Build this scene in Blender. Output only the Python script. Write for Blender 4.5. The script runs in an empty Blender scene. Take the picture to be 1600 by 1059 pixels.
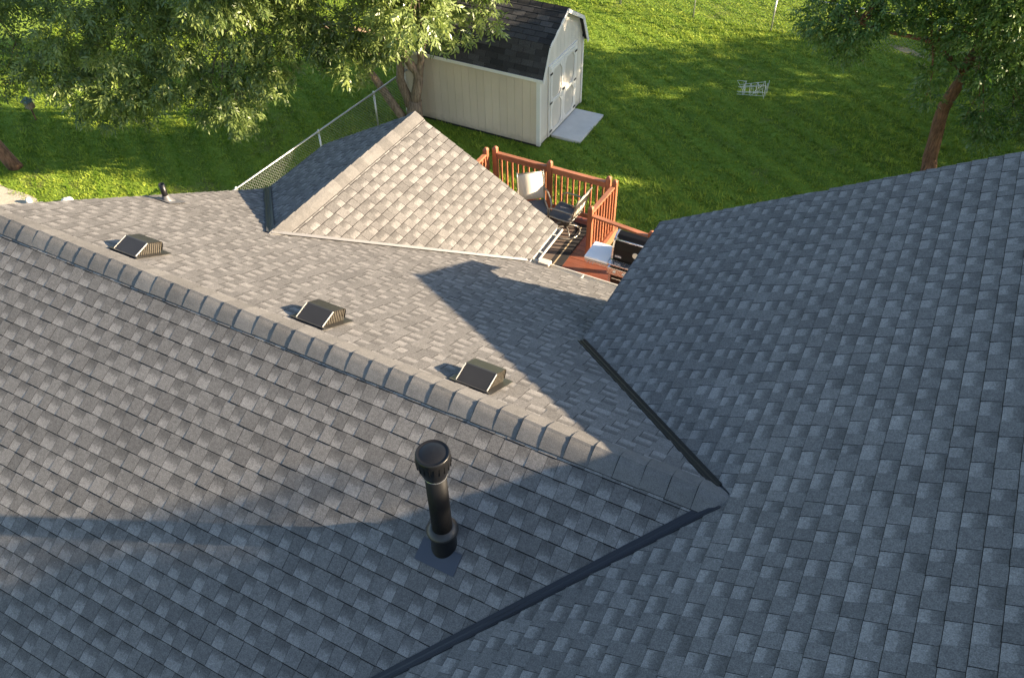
import bpy, math, random
import numpy as np
from mathutils import Vector, Matrix

random.seed(7)
RNG = np.random.default_rng(7)
scene = bpy.context.scene
COL = scene.collection

# ------------------------------------------------------------------ camera, sky, sun, exposure
H0 = 5.70                                   # height of the main ridge above the lawn
CAM = Vector((0.3257, -3.7245, 4.9169 + H0))
YAW, PITCH, ROLL, FPX = 0.4987, 0.7671, -0.0228, 1303.6
fw = Vector((-math.sin(YAW) * math.cos(PITCH), math.cos(YAW) * math.cos(PITCH), -math.sin(PITCH)))
r0 = Vector((math.cos(YAW), math.sin(YAW), 0)); u0 = r0.cross(fw)
rr = r0 * math.cos(ROLL) + u0 * math.sin(ROLL); uu = -r0 * math.sin(ROLL) + u0 * math.cos(ROLL)
cam_d = bpy.data.cameras.new('camera'); cam = bpy.data.objects.new('camera', cam_d); COL.objects.link(cam)
cam.matrix_world = Matrix(((rr.x, uu.x, -fw.x, CAM.x), (rr.y, uu.y, -fw.y, CAM.y), (rr.z, uu.z, -fw.z, CAM.z), (0, 0, 0, 1)))
cam_d.sensor_width = 36; cam_d.lens = 36 * FPX / 1600; cam_d.clip_end = 1000
scene.camera = cam

SUN = Vector((6.0, 1.98, 2.30)).normalized()     # towards the sun
world = bpy.data.worlds.new('World'); scene.world = world; world.use_nodes = True
nt = world.node_tree
sky = nt.nodes.new('ShaderNodeTexSky'); sky.sky_type = 'NISHITA'; sky.sun_disc = False
sky.sun_elevation = math.asin(SUN.z); sky.sun_rotation = math.atan2(SUN.x, SUN.y)
sky.air_density = 1.0; sky.dust_density = 0.6; sky.ozone_density = 1.0
bg = nt.nodes['Background']; nt.links.new(sky.outputs[0], bg.inputs[0]); bg.inputs[1].default_value = 0.078
sun_d = bpy.data.lights.new('sun', 'SUN'); sun = bpy.data.objects.new('sun', sun_d); COL.objects.link(sun)
sun_d.energy = 5.0; sun_d.angle = math.radians(0.55); sun_d.color = (1.0, 0.80, 0.56)
sun.location = (20, 8, 20); sun.rotation_euler = SUN.to_track_quat('Z', 'Y').to_euler()
scene.view_settings.view_transform = 'Standard'; scene.view_settings.look = 'None'
scene.view_settings.exposure = 2.12; scene.view_settings.gamma = 1.0
scene.cycles.use_light_tree = False; scene.cycles.max_bounces = 6; scene.cycles.diffuse_bounces = 3; scene.cycles.glossy_bounces = 2; scene.cycles.transmission_bounces = 3

# ------------------------------------------------------------------ materials
def mat(name, col=(.5, .5, .5), rough=.6, metal=0.0, spec=.5):
    m = bpy.data.materials.new(name); m.use_nodes = True
    b = m.node_tree.nodes['Principled BSDF']
    b.inputs['Base Color'].default_value = (*col, 1); b.inputs['Roughness'].default_value = rough
    b.inputs['Metallic'].default_value = metal; b.inputs['Specular IOR Level'].default_value = spec
    return m
class NT:
    def __init__(s, m): s.t = m.node_tree; s.b = s.t.nodes['Principled BSDF']
    def n(s, typ, **kw):
        x = s.t.nodes.new('ShaderNode' + typ)
        for k, v in kw.items(): setattr(x, k, v)
        return x
    def l(s, a, b): s.t.links.new(a, b)
    def pos(s): return s.n('NewGeometry').outputs['Position']
    def noise(s, scale, detail=3, rough=.55, vec=None):
        x = s.n('TexNoise'); x.inputs['Scale'].default_value = scale; x.inputs['Detail'].default_value = detail
        x.inputs['Roughness'].default_value = rough
        s.l(vec if vec is not None else s.pos(), x.inputs['Vector']); return x.outputs['Fac']
    def attr(s, name): x = s.n('Attribute'); x.attribute_name = name; return x.outputs['Fac']
    def math(s, op, a, b=None, c=None):
        x = s.n('Math'); x.operation = op
        for i, v in enumerate((a, b, c)):
            if v is None: continue
            if isinstance(v, (int, float)): x.inputs[i].default_value = v
            else: s.l(v, x.inputs[i])
        return x.outputs[0]
    def mix(s, f, a, b, mode='MIX'):
        x = s.n('Mix'); x.data_type = 'RGBA'; x.blend_type = mode
        for i, v in ((0, f), (6, a), (7, b)):
            if isinstance(v, tuple): x.inputs[i].default_value = (*v, 1)
            elif isinstance(v, (int, float)): x.inputs[i].default_value = v
            else: s.l(v, x.inputs[i])
        return x.outputs[2]
    def ramp(s, f, stops):
        x = s.n('ValToRGB'); e = x.color_ramp.elements
        while len(e) < len(stops): e.new(.5)
        for i, (p, c) in enumerate(stops):
            e[i].position = p; e[i].color = (*c, 1) if isinstance(c, tuple) else (c, c, c, 1)
        s.l(f, x.inputs[0]); return x.outputs[0]
    def bump(s, h, strength=.3, dist=.01):
        x = s.n('Bump'); x.inputs['Strength'].default_value = strength; x.inputs['Distance'].default_value = dist
        s.l(h, x.inputs['Height']); s.l(x.outputs[0], s.b.inputs['Normal'])
    def mapped(s, scale, rot=(0, 0, 0)):
        x = s.n('Mapping'); x.inputs['Scale'].default_value = scale; x.inputs['Rotation'].default_value = rot
        s.l(s.pos(), x.inputs['Vector']); return x.outputs[0]
    def color(s, c): s.l(c, s.b.inputs['Base Color'])
    def rough(s, r): s.l(r, s.b.inputs['Roughness'])

def shingle_mat(name, tab_a, tab_b, light, dark, speck_c=(.5, .48, .45)):
    m = mat(name, rough=.92, spec=.25); t = NT(m)
    tone, gap, vv = t.attr('tone'), t.attr('gap'), t.attr('vv')
    gran = t.noise(120, 1, .8); patch = t.noise(2.2, 1); fine = t.noise(38, 3, .75)
    tab = t.mix(tone, tab_a, tab_b)
    v2 = t.math('ADD', vv, t.math('MULTIPLY', t.math('SUBTRACT', t.noise(55, 2, .7), .5), .42))
    v2 = t.math('ADD', v2, t.math('MULTIPLY', t.math('SUBTRACT', .5, tone), .4))
    g = t.ramp(v2, [(0.20, light), (.44, tuple(.82 * a + .18 * b for a, b in zip(light, dark))), (.58, tuple(.30 * a + .70 * b for a, b in zip(light, dark))), (.95, dark)])
    c = t.mix(gap, tab, g)
    c = t.mix(.6, c, t.ramp(gran, [(.25, .42), (.5, 1.0), (.72, 1.55)]), 'MULTIPLY')
    c = t.mix(.7, c, t.ramp(fine, [(.3, .7), (.7, 1.28)]), 'MULTIPLY')
    c = t.mix(.6, c, t.ramp(patch, [(.3, .85), (.7, 1.13)]), 'MULTIPLY')
    speck = t.n('TexVoronoi'); speck.inputs['Scale'].default_value = 9.0; t.l(t.pos(), speck.inputs['Vector'])
    c = t.mix(t.math('LESS_THAN', speck.outputs['Distance'], .021), c, speck_c)
    t.color(c); t.bump(gran, .35, .003)
    return m
M_SH = shingle_mat('roof_shingle', (.112, .107, .102), (.158, .151, .143), (.200, .191, .181), (.092, .088, .084))
M_SHED = shingle_mat('shed_shingle', (.026, .026, .027), (.068, .067, .068), (.05, .05, .05), (.02, .02, .02), (.03, .03, .03))

M_ASPH_SHADE = mat('asphalt_edge_shade', (.009, .009, .010), .9, 0, .2)  # black cut edges; wide chamfer also paints the shade line between courses
def metal_paint(name, col, rough=.35, dirt=.25, metal=0.0, spec=.5):
    m = mat(name, col, rough, metal, spec); t = NT(m)
    n = t.noise(7, 5, .65); n2 = t.noise(60, 3)
    t.color(t.mix(t.math('MULTIPLY', n, dirt), col, tuple(min(1, c * .55 + .06) for c in col)))
    t.rough(t.math('ADD', t.math('MULTIPLY', n2, .22), max(0.02, rough - .1)))
    return m
M_FLASH = metal_paint('dark_flashing', (.009, .010, .015), .45, .1, .05)
M_GALV = metal_paint('galvanised', (.52, .53, .54), .42, .4, .8)
M_GALV2 = metal_paint('weathered_flashing', (.15, .15, .155), .5, .4, .5)
M_FLASH2 = metal_paint('grey_flashing', (.05, .055, .07), .42, .35, .3)
M_BLACK = metal_paint('black_enamel', (.006, .006, .0065), .34, .05, 0, .35)
M_PIPE = metal_paint('matte_black_pipe', (.004, .004, .0045), .55, .05, 0, .2)
M_VENT = metal_paint('vent_paint', (.022, .020, .017), .38, .3, .2)
M_WHITE = metal_paint('white_metal', (.60, .57, .50), .45, .5)
M_GUTTERIN = metal_paint('gutter_inside', (.30, .28, .25), .6, .8)
M_CHROME = metal_paint('brushed_steel', (.66, .66, .67), .25, .2, .9)
M_SHELF = metal_paint('pale_shelf', (.82, .83, .86), .35, .15)
M_DARK = metal_paint('dark_interior', (.012, .010, .009), .7)
M_RUBBER = metal_paint('grey_rubber', (.09, .09, .095), .5, .4)

def wood(name, a, b, rough=.55, scale=(3, 3, 3), axis=0):
    m = mat(name, a, rough); t = NT(m)
    s = [26, 26, 26]; s[axis] = 1.6
    g = t.noise(1, 6, .7, t.mapped(tuple(s))); p = t.noise(1.7, 4)
    oi = t.n('ObjectInfo').outputs['Random']
    c = t.mix(g, a, b); c = t.mix(.8, c, t.ramp(p, [(.3, .72), (.7, 1.2)]), 'MULTIPLY')
    c = t.mix(.75, c, t.ramp(oi, [(0, .78), (1, 1.2)]), 'MULTIPLY')
    t.color(c); t.bump(g, .25, .004); return m
M_STAIN_X_SHADED = wood('stained_wood_x_shaded', (.12, .034, .018), (.25, .085, .044), .42, axis=0)  # floor stain darkened: the deck's shade is put into the colour
M_STAIN_Y = wood('stained_wood_y', (.20, .062, .030), (.44, .205, .11), .5, axis=1)
M_STAIN_Z = wood('stained_wood_z', (.18, .046, .022), (.42, .17, .085), .5, axis=2)
M_STAIN_RX = wood('stained_rail_x', (.20, .060, .028), (.45, .20, .105), .5, axis=0)

def siding_mat(name, a, b):
    m = mat(name, a, .75); t = NT(m)
    g = t.noise(1, 6, .7, t.mapped((60, 60, 3))); p = t.noise(.9, 4)
    z = t.n('SeparateXYZ'); t.l(t.pos(), z.inputs[0])
    splash = t.ramp(t.math('ADD', z.outputs[2], t.math('MULTIPLY', t.noise(9, 4), .35)), [(.16, .62), (.42, 1.0)])
    c = t.mix(g, a, b); c = t.mix(.7, c, t.ramp(p, [(.3, .88), (.7, 1.08)]), 'MULTIPLY')
    c = t.mix(.8, c, t.ramp(t.n('ObjectInfo').outputs['Random'], [(0, .93), (1, 1.05)]), 'MULTIPLY')
    c = t.mix(1.0, c, splash, 'MULTIPLY'); t.color(c); t.bump(g, .3, .004); return m
M_SIDING = siding_mat('beige_siding', (.56, .465, .36), (.66, .555, .44))
M_TRIM = siding_mat('white_trim', (.68, .66, .62), (.78, .76, .72))
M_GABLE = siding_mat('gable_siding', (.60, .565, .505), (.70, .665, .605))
M_PANEL = siding_mat('door_panel', (.54, .515, .465), (.62, .59, .535))

m = M_CONC = mat('concrete', (.5, .48, .45), .9); t = NT(m)
t.color(t.mix(t.noise(4, 6, .7), (.46, .44, .40), (.66, .635, .59))); t.bump(t.noise(60, 4), .2, .004)

def bark(name, a, b):
    m = mat(name, a, .9); t = NT(m)
    g = t.noise(1, 7, .7, t.mapped((26, 26, 5))); t.color(t.mix(.9, t.ramp(g, [(.35, a), (.62, b)]), t.ramp(t.noise(4, 3), [(.3, .75), (.7, 1.2)]), 'MULTIPLY'))
    t.bump(g, .9, .04); return m
M_BARK = bark('grey_bark', (.10, .070, .048), (.33, .25, .18))
M_BARK2 = bark('red_bark', (.075, .040, .024), (.24, .13, .075))

def leafy(name, a, b, trans=.35, rough=.42, spec=.5):
    m = mat(name, a, rough, 0, spec); t = NT(m)
    c = t.mix(t.attr('tone'), a, b); t.color(c)
    tr = t.n('BsdfTranslucent'); t.l(t.mix(.5, c, (.9, 1.0, .35), 'MULTIPLY'), tr.inputs['Color'])
    mx = t.n('MixShader'); mx.inputs[0].default_value = trans
    out = t.t.nodes['Material Output']
    t.l(t.b.outputs[0], mx.inputs[1]); t.l(tr.outputs[0], mx.inputs[2]); t.l(mx.outputs[0], out.inputs['Surface'])
    return m
M_ASH = leafy('ash_leaf', (.042, .088, .026), (.28, .345, .105), .36, .33)
M_OAK = leafy('green_leaf', (.050, .115, .022), (.14, .225, .05), .28, .4)
M_LEFT = leafy('olive_leaf', (.055, .100, .022), (.15, .195, .05), .30, .42)
M_GRASS = leafy('grass_blade', (.110, .200, .016), (.345, .415, .055), .35, .6, .2)

m = M_LAWN = mat('lawn', (.05, .09, .02), .95, 0, .15); t = NT(m)
stripe = t.n('TexWave'); stripe.bands_direction = 'X'; stripe.inputs['Scale'].default_value = .36
stripe.inputs['Distortion'].default_value = 1.2; stripe.inputs['Detail'].default_value = 2; stripe.inputs['Detail Scale'].default_value = .6
mp = t.n('Mapping'); mp.inputs['Rotation'].default_value = (0, 0, math.radians(-55)); t.l(t.pos(), mp.inputs['Vector']); t.l(mp.outputs[0], stripe.inputs['Vector'])
c = t.mix(t.noise(.35, 5, .6), (.105, .190, .018), (.225, .305, .042))
c = t.mix(.55, c, t.ramp(stripe.outputs['Fac'], [(.1, .72), (.9, 1.2)]), 'MULTIPLY')
c = t.mix(t.ramp(t.noise(.62, 5, .65), [(.60, 0.0), (.74, .8)]), c, (.22, .19, .085))
c = t.mix(.8, c, t.ramp(t.noise(24, 5, .75), [(.3, .45), (.7, 1.45)]), 'MULTIPLY')
t.color(c); t.bump(t.noise(18, 5, .7), .7, .06)

m = M_GRAVEL = mat('pale_gravel', (.45, .40, .32), .95); t = NT(m)
t.color(t.mix(t.noise(28, 5, .8), (.26, .22, .17), (.62, .56, .46))); t.bump(t.noise(40, 4, .8), .8, .03)
m = M_DIRT = mat('bare_earth', (.2, .15, .1), .95); t = NT(m)
t.color(t.mix(t.noise(9, 5, .8), (.16, .14, .06), (.36, .27, .15)))
m = M_STONE = mat('white_stone', (.7, .68, .64), .85); t = NT(m); t.color(t.mix(t.noise(12, 5), (.55, .53, .49), (.8, .78, .74))); t.bump(t.noise(14, 4), .5, .02)

def sling(name, a, b):
    m = mat(name, a, .7); t = NT(m)
    w = t.n('TexWave'); w.inputs['Scale'].default_value = 14; w.bands_direction = 'X'
    tc = t.n('TexCoord'); t.l(tc.outputs['Object'], w.inputs['Vector'])
    t.color(t.mix(w.outputs['Fac'], a, b)); return m
M_SLING = sling('sling_fabric', (.50, .46, .38), (.62, .58, .49))
M_SLING2 = sling('dark_sling', (.055, .058, .064), (.11, .115, .125))
M_TUBE = metal_paint('chair_frame', (.30, .28, .24), .35, .3, .5)
M_TUBEDK = metal_paint('dark_frame', (.04, .038, .036), .35, .3, .4)
m = M_RUG = mat('rug_field', (.07, .05, .04), .95); t = NT(m); t.color(t.mix(t.noise(60, 4), (.075, .052, .040), (.13, .098, .074)))
M_RUGB = mat('rug_border', (.011, .010, .010), .9)
M_RUGL = mat('rug_line', (.36, .28, .17), .9)

# ------------------------------------------------------------------ building helpers
W = {}                                        # world position of each parent
def setp(o, label=None, cat=None, group=None, kind=None):
    if label: o['label'] = label
    if cat: o['category'] = cat
    if group: o['group'] = group
    if kind: o['kind'] = kind
    return o
def thing(name, label, cat, loc, group=None):
    o = bpy.data.objects.new(name, None); COL.objects.link(o); o.location = loc; o.empty_display_size = .2
    W[o.name] = Vector(loc); return setp(o, label, cat, group)
class MB:
    def __init__(s): s.v = []; s.f = []
    def add(s, vs, fs):
        k = len(s.v); s.v += [Vector(v) for v in vs]; s.f += [tuple(i + k for i in f) for f in fs]; return s
    def box(s, x0, x1, y0, y1, z0, z1):
        return s.add([(x0, y0, z0), (x1, y0, z0), (x1, y1, z0), (x0, y1, z0), (x0, y0, z1), (x1, y0, z1), (x1, y1, z1), (x0, y1, z1)],
                     [(3, 2, 1, 0), (4, 5, 6, 7), (0, 1, 5, 4), (1, 2, 6, 5), (2, 3, 7, 6), (3, 0, 4, 7)])
    def obox(s, c, ax, ay, az):               # box from centre and three half vectors
        c, ax, ay, az = map(Vector, (c, ax, ay, az))
        vs = [c + ax * i + ay * j + az * k for k in (-1, 1) for i, j in ((-1, -1), (1, -1), (1, 1), (-1, 1))]
        return s.add(vs, [(3, 2, 1, 0), (4, 5, 6, 7), (0, 1, 5, 4), (1, 2, 6, 5), (2, 3, 7, 6), (3, 0, 4, 7)])
    def bar(s, a, b, w, h, up=(0, 0, 1)):     # rectangular bar from a to b
        a, b = Vector(a), Vector(b); d = (b - a); L = d.length; d.normalize()
        sx = d.cross(Vector(up))
        if sx.length < 1e-4: sx = Vector((1, 0, 0))
        sx.normalize(); sz = sx.cross(d)
        return s.obox((a + b) / 2, d * L / 2, sx * w / 2, sz * h / 2)
    def tube(s, pts, r, n=8, caps=True):
        pts = [Vector(p) for p in pts]; rs = r if isinstance(r, (list, tuple)) else [r] * len(pts); rings = []
        ref = None
        for i, p in enumerate(pts):
            d = (pts[min(i + 1, len(pts) - 1)] - pts[max(i - 1, 0)]).normalized()
            if ref is None: ref = d.orthogonal().normalized()
            ref = (ref - d * ref.dot(d)).normalized(); q = d.cross(ref)
            k = len(s.v); s.v += [p + (ref * math.cos(2 * math.pi * j / n) + q * math.sin(2 * math.pi * j / n)) * rs[i] for j in range(n)]; rings.append(k)
        for a, b in zip(rings, rings[1:]):
            s.f += [(a + j, a + (j + 1) % n, b + (j + 1) % n, b + j) for j in range(n)]
        if caps: s.f += [tuple(rings[0] + j for j in reversed(range(n))), tuple(rings[-1] + j for j in range(n))]
        return s
    def lathe(s, c, prof, n=24, axis=(0, 0, 1)):
        c = Vector(c); ax = Vector(axis).normalized(); a = ax.orthogonal().normalized(); b = ax.cross(a); rings = []
        for r, h in prof:
            k = len(s.v); s.v += [c + ax * h + (a * math.cos(2 * math.pi * j / n) + b * math.sin(2 * math.pi * j / n)) * max(r, 1e-4) for j in range(n)]; rings.append(k)
        for p, q in zip(rings, rings[1:]): s.f += [(p + j, p + (j + 1) % n, q + (j + 1) % n, q + j) for j in range(n)]
        return s
    def sweep(s, prof, a, b, side, up):       # open profile (x along side, y along up) extruded from a to b
        a, b, side, up = map(Vector, (a, b, side, up)); n = len(prof)
        vs = [a + side * x + up * y for x, y in prof] + [b + side * x + up * y for x, y in prof]
        return s.add(vs, [(i, i + 1, n + i + 1, n + i) for i in range(n - 1)])
    def prism(s, poly, ext):                  # planar polygon extruded by a vector
        ext = Vector(ext); n = len(poly); vs = [Vector(p) for p in poly]
        return s.add(vs + [v + ext for v in vs], [tuple(reversed(range(n))), tuple(range(n, 2 * n))] + [(i, (i + 1) % n, n + (i + 1) % n, n + i) for i in range(n)])
    def mesh(s, name, material, origin=(0, 0, 0), smooth=False):
        o = Vector(origin); me = bpy.data.meshes.new(name)
        me.from_pydata([v - o for v in s.v], [], s.f); me.materials.append(material)
        if smooth: me.polygons.foreach_set('use_smooth', [True] * len(me.polygons))
        return me
def link(name, me, parent=None, origin=(0, 0, 0)):
    o = bpy.data.objects.new(name, me); COL.objects.link(o); origin = Vector(origin)
    if parent is not None: o.parent = parent; o.location = origin - W[parent.name]
    else: o.location = origin
    W[o.name] = origin; return o
def part(mb, name, material, parent=None, smooth=False, bevel=0, origin=None, thick=0):
    if origin is None:
        lo = [min(v[i] for v in mb.v) for i in range(3)]; hi = [max(v[i] for v in mb.v) for i in range(3)]
        origin = ((lo[0] + hi[0]) / 2, (lo[1] + hi[1]) / 2, lo[2])
    o = link(name, mb.mesh(name, material, origin, smooth), parent, origin)
    if thick:
        md = o.modifiers.new('solid', 'SOLIDIFY'); md.thickness = thick; md.offset = 0
    if bevel:
        md = o.modifiers.new('bevel', 'BEVEL'); md.width = bevel; md.segments = 2; md.limit_method = 'ANGLE'
    return o
def box(name, material, parent, x0, x1, y0, y1, z0, z1, bevel=0): return part(MB().box(x0, x1, y0, y1, z0, z1), name, material, parent, bevel=bevel)

# ------------------------------------------------------------------ the ground
lawn = part(MB().add([(-150, -150, 0), (150, -150, 0), (150, 150, 0), (-150, 150, 0)], [(0, 1, 2, 3)]), 'lawn', M_LAWN); setp(lawn, 'mown green lawn behind the house', None, None, 'structure')
def blob_sheet(name, material, cx, cy, rx, ry, z, rot=0, n=40, amp=.18, seed=1):
    rg = random.Random(seed); ph = [rg.uniform(0, 6.28) for _ in range(5)]; vs = []
    for i in range(n):
        a = 2 * math.pi * i / n; k = 1 + amp * sum(math.sin((j + 2) * a + ph[j]) / (j + 1.5) for j in range(5))
        x, y = rx * k * math.cos(a), ry * k * math.sin(a)
        vs.append((cx + x * math.cos(rot) - y * math.sin(rot), cy + x * math.sin(rot) + y * math.cos(rot), z))
    return part(MB().add(vs, [tuple(range(n))]), name, material)
o = blob_sheet('gravel_bed', M_GRAVEL, -18.2, 3.55, 1.9, 1.75, .012, .5, seed=4); setp(o, 'pale gravel bed beside the house', None, None, 'structure')
o = blob_sheet('bare_earth', M_DIRT, -.4, 21.2, .55, .16, .008, -.35, seed=9); setp(o, 'bare earth patch under the far fence', None, None, 'structure')

# ------------------------------------------------------------------ the house: roof frames
P_, Q_, C_ = .5443, .5611, .5405
XL, YE, XC, WR, WL, YC, XD, YD, XR = -7.99, 4.411, -6.1515, 2.3122, 1.8369, 5.3604, -1.9934, 4.3866, 1.85
ZE = H0 - P_ * YE; ZCR = ZE + C_ * WR; YC0 = (H0 - ZCR) / P_
nP, nQ, nC = math.hypot(1, P_), math.hypot(1, Q_), math.hypot(1, C_)
class Slope:
    def __init__(s, o, u, v): s.o = Vector(o); s.u = Vector(u).normalized(); s.v = Vector(v).normalized(); s.n = s.u.cross(s.v)
    def at(s, u, v, h=0): return s.o + s.u * u + s.v * v + s.n * h
    def uv(s, p): d = Vector(p) - s.o; return (d.dot(s.u), d.dot(s.v))
SA = Slope((0, 0, H0), (1, 0, 0), (0, 1, P_))
SB = Slope((0, 0, H0), (-1, 0, 0), (0, -1, P_))
SD = Slope((0, 0, H0), (0, -1, 0), (1, 0, Q_))
SE = Slope((XR, 0, H0 + Q_ * XR), (0, 1, 0), (-1, 0, Q_))
SCR = Slope((XC, 0, ZCR), (0, 1, 0), (-1, 0, C_))
SCL = Slope((XC, 0, ZCR), (0, -1, 0), (1, 0, C_))
def plan(S, x, y):                            # plan point -> uv on the slope
    z = S.o.z - (S.n.x * (x - S.o.x) + S.n.y * (y - S.o.y)) / S.n.z
    return S.uv((x, y, z))
YN = -4.41; YDN = -6.6; XD2 = -2.7
polyA = [(XL, 0), (0, 0), (XD2, XD2 * Q_ / P_), (XD2 + .5, XD2 * Q_ / P_ - .02), (XD2 + .5, YN), (XL, YN)]
house = thing('house', 'single storey house with cross gabled grey architectural shingle roof', 'house', (0, 0, 0))
def poly_slab(S, pts, thick=.03, name='roof_slope', label=None):
    q = [plan(S, *p) for p in pts]
    top = [S.at(a, b, -.004) for a, b in q]
    area = sum(a[0] * b[1] - a[1] * b[0] for a, b in zip(q, q[1:] + q[:1]))
    if area < 0: top.reverse()
    mb = MB().prism([p - S.n * thick for p in top], S.n * thick)
    o = part(mb, name, M_DECKING, house)
    if label: o['label'] = label
    return o
M_DECKING = mat('roof_underlay', (.03, .03, .032), .9)
yv = -XD * Q_ / P_
slA = poly_slab(SA, [(XL, 0), (0, 0), (XD2, XD2 * Q_ / P_), (XD2, YN), (XL, YN)], label='near slope of the main roof, half in shade')
slB = poly_slab(SB, [(XL, 0), (XL, YE), (XD + .35, YE), (XD, yv), (0, 0)], label='sunlit far slope of the main roof with box vents')
slD = poly_slab(SD, [(0, 0), (XD, yv), (XD, YD), (XR, YD), (XR, YDN), (XD2, YDN), (XD2, XD2 * Q_ / P_)], label='shaded slope of the higher cross gable on the right')
slE = poly_slab(SE, [(XR, YD), (XR, YDN), (2 * XR - XD, YDN), (2 * XR - XD, YD)])
slCR = poly_slab(SCR, [(XC, YC0), (XC + WR, YE), (XC + WR, YC), (XC, YC)], label='sunlit slope of the small back gable')
zl = ZCR - C_ * WL; yl = (H0 - zl) / P_
slCL = poly_slab(SCL, [(XC, YC0), (XC, YC), (XC - WL, YC), (XC - WL, yl)], label='shaded slope of the small back gable')
# walls under the roofs
M_WALL = siding_mat('house_siding', (.40, .38, .34), (.46, .44, .40))
def gz(z, off=.12): return z - off
e = .38
part(MB().prism([(XL + e, -YE + e, 0), (XL + e, YE - e, 0), (XL + e, YE - e, gz(H0 - P_ * (YE - e))), (XL + e, 0, gz(H0)), (XL + e, -YE + e, gz(H0 - P_ * (YE - e)))], (8.6, 0, 0)), 'wall', M_WALL, house)
part(MB().prism([(XD + e, YD - e, .001), (2 * XR - XD - e, YD - e, .001), (2 * XR - XD - e, YD - e, gz(H0 + Q_ * (XD + e))), (XR, YD - e, gz(H0 + Q_ * XR)), (XD + e, YD - e, gz(H0 + Q_ * (XD + e)))], (0, YDN - YD + 2 * e, 0)), 'wall', M_WALL, house)
part(MB().prism([(XC - WL + e, YC - e, .002), (XC + WR - e, YC - e, .002), (XC + WR - e, YC - e, gz(ZCR - C_ * (WR - e))), (XC, YC - e, gz(ZCR)), (XC - WL + e, YC - e, gz(ZCR - C_ * (WL - e)))], (0, -2.2, 0)), 'wall', M_WALL, house)

# ------------------------------------------------------------------ shingles
def clip(poly, hp):
    a, b, c = hp; out = []
    for i, p in enumerate(poly):
        q = poly[(i + 1) % len(poly)]; dp = a * p[0] + b * p[1] - c; dq = a * q[0] + b * q[1] - c
        if dp <= 0: out.append(p)
        if (dp < 0 < dq) or (dq < 0 < dp):
            t = dp / (dp - dq); out.append((p[0] + (q[0] - p[0]) * t, p[1] + (q[1] - p[1]) * t))
    return out
def half_planes(pts, inset=None):             # convex polygon (uv) -> half planes, each edge moved in by inset
    area = sum(a[0] * b[1] - a[1] * b[0] for a, b in zip(pts, pts[1:] + pts[:1]))
    ins = inset or [0] * len(pts); hp = []
    for i, p in enumerate(pts):
        q = pts[(i + 1) % len(pts)]; dx, dy = q[0] - p[0], q[1] - p[1]; L = math.hypot(dx, dy)
        a, b = (dy / L, -dx / L) if area > 0 else (-dy / L, dx / L)
        hp.append((a, b, a * p[0] + b * p[1] - ins[i]))
    return hp
EXP = .141
def pieces(S, regions, exp=EXP, v_off=0.0, seed=0, tabw=(.095, .165), gapw=(.085, .145), three_tab=False, hb=(.0065, .0105), ch=.010):
    rg = random.Random(seed); out = []
    for pts, ins in regions:
        uvp = [plan(S, *p) for p in pts]; hp = half_planes(uvp, ins)
        umin, umax = min(p[0] for p in uvp), max(p[0] for p in uvp); vmin, vmax = min(p[1] for p in uvp), max(p[1] for p in uvp)
        i0, i1 = math.floor((vmin - v_off) / exp) - 1, math.ceil((vmax - v_off) / exp) + 1
        for i in range(i0, i1):
            rc = random.Random(seed * 1000 + i); v0 = v_off + i * exp; u = math.floor(umin - 1.0) - rc.random() * .4; gap = rc.random() < .5; wob = rc.uniform(-.0015, .0015)
            while u < umax:
                if three_tab: w = .305; gap = False
                else:
                    w = rc.uniform(*(gapw if gap else tabw))
                j = .0022 if not gap else .0
                vb = v0 + wob + rc.uniform(-.0015, .0015)
                tone = min(1, max(0, rc.gauss(.45, .27))); hh = hb[0] if gap else hb[1] + rc.uniform(-.0012, .0012)
                if u + w > umin:
                    cell = [(u + j, vb), (u + w - j, vb), (u + w - j, v0 + exp + .016), (u + j, v0 + exp + .016)]
                    for h in hp:
                        cell = clip(cell, h)
                        if len(cell) < 3: break
                    if len(cell) >= 3:
                        ar = abs(sum(a[0] * b[1] - a[1] * b[0] for a, b in zip(cell, cell[1:] + cell[:1]))) / 2
                        if ar > 2e-4:
                            vs = [S.at(a, b + (ch if b < v0 + .006 else 0), hh + (.0012 - hh) * min(1, max(0, (b - v0) / (exp + .016)))) for a, b in cell]  # butt top set back, baring a dark strip for the course shade line
                            lo = [S.at(a, b, -.002) for a, b in cell]
                            vv = [(b - v0) / exp for a, b in cell]
                            out.append((vs, lo, vv, tone, 1.0 if gap else 0.0, ar, S))
                u += w
                gap = (not gap) if (gap or rc.random() < .93) else gap
    return out
def shingle_mesh(name, ps, material, origin=(0, 0, 0)):
    vs, fs, vv, tn, gp, mi = [], [], [], [], [], []; o = Vector(origin)
    for top, lo, v, tone, gap, ar, S in ps:
        k = len(vs); n = len(top); vs += [p - o for p in top] + [p - o for p in lo]
        mi += [0] + [1] * n; fs.append(tuple(range(k, k + n))); fs += [(k + i, k + n + i, k + n + (i + 1) % n, k + (i + 1) % n) for i in range(n)]
        vv += v + v; tn += [tone] * (2 * n); gp += [gap] * (2 * n)
    me = bpy.data.meshes.new(name); me.from_pydata(vs, [], fs); me.materials.append(material); me.materials.append(M_ASPH_SHADE); me.polygons.foreach_set('material_index', mi)
    for nm, arr in (('vv', vv), ('tone', tn), ('gap', gp)):
        me.attributes.new(nm, 'FLOAT', 'POINT').data.foreach_set('value', arr)
    return me
def px_area(p):
    top, S, ar = p[0], p[6], p[5]; c = sum(top, Vector()) / len(top); d = c - CAM; z = d.dot(fw)
    if z < .3: return 0
    x, y = d.dot(rr) / z * FPX, d.dot(uu) / z * FPX
    if abs(x) > 800 or abs(y) > 529: return 0
    return ar * abs(S.n.dot(d.normalized())) * (FPX / z) ** 2
VI = .037
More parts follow.
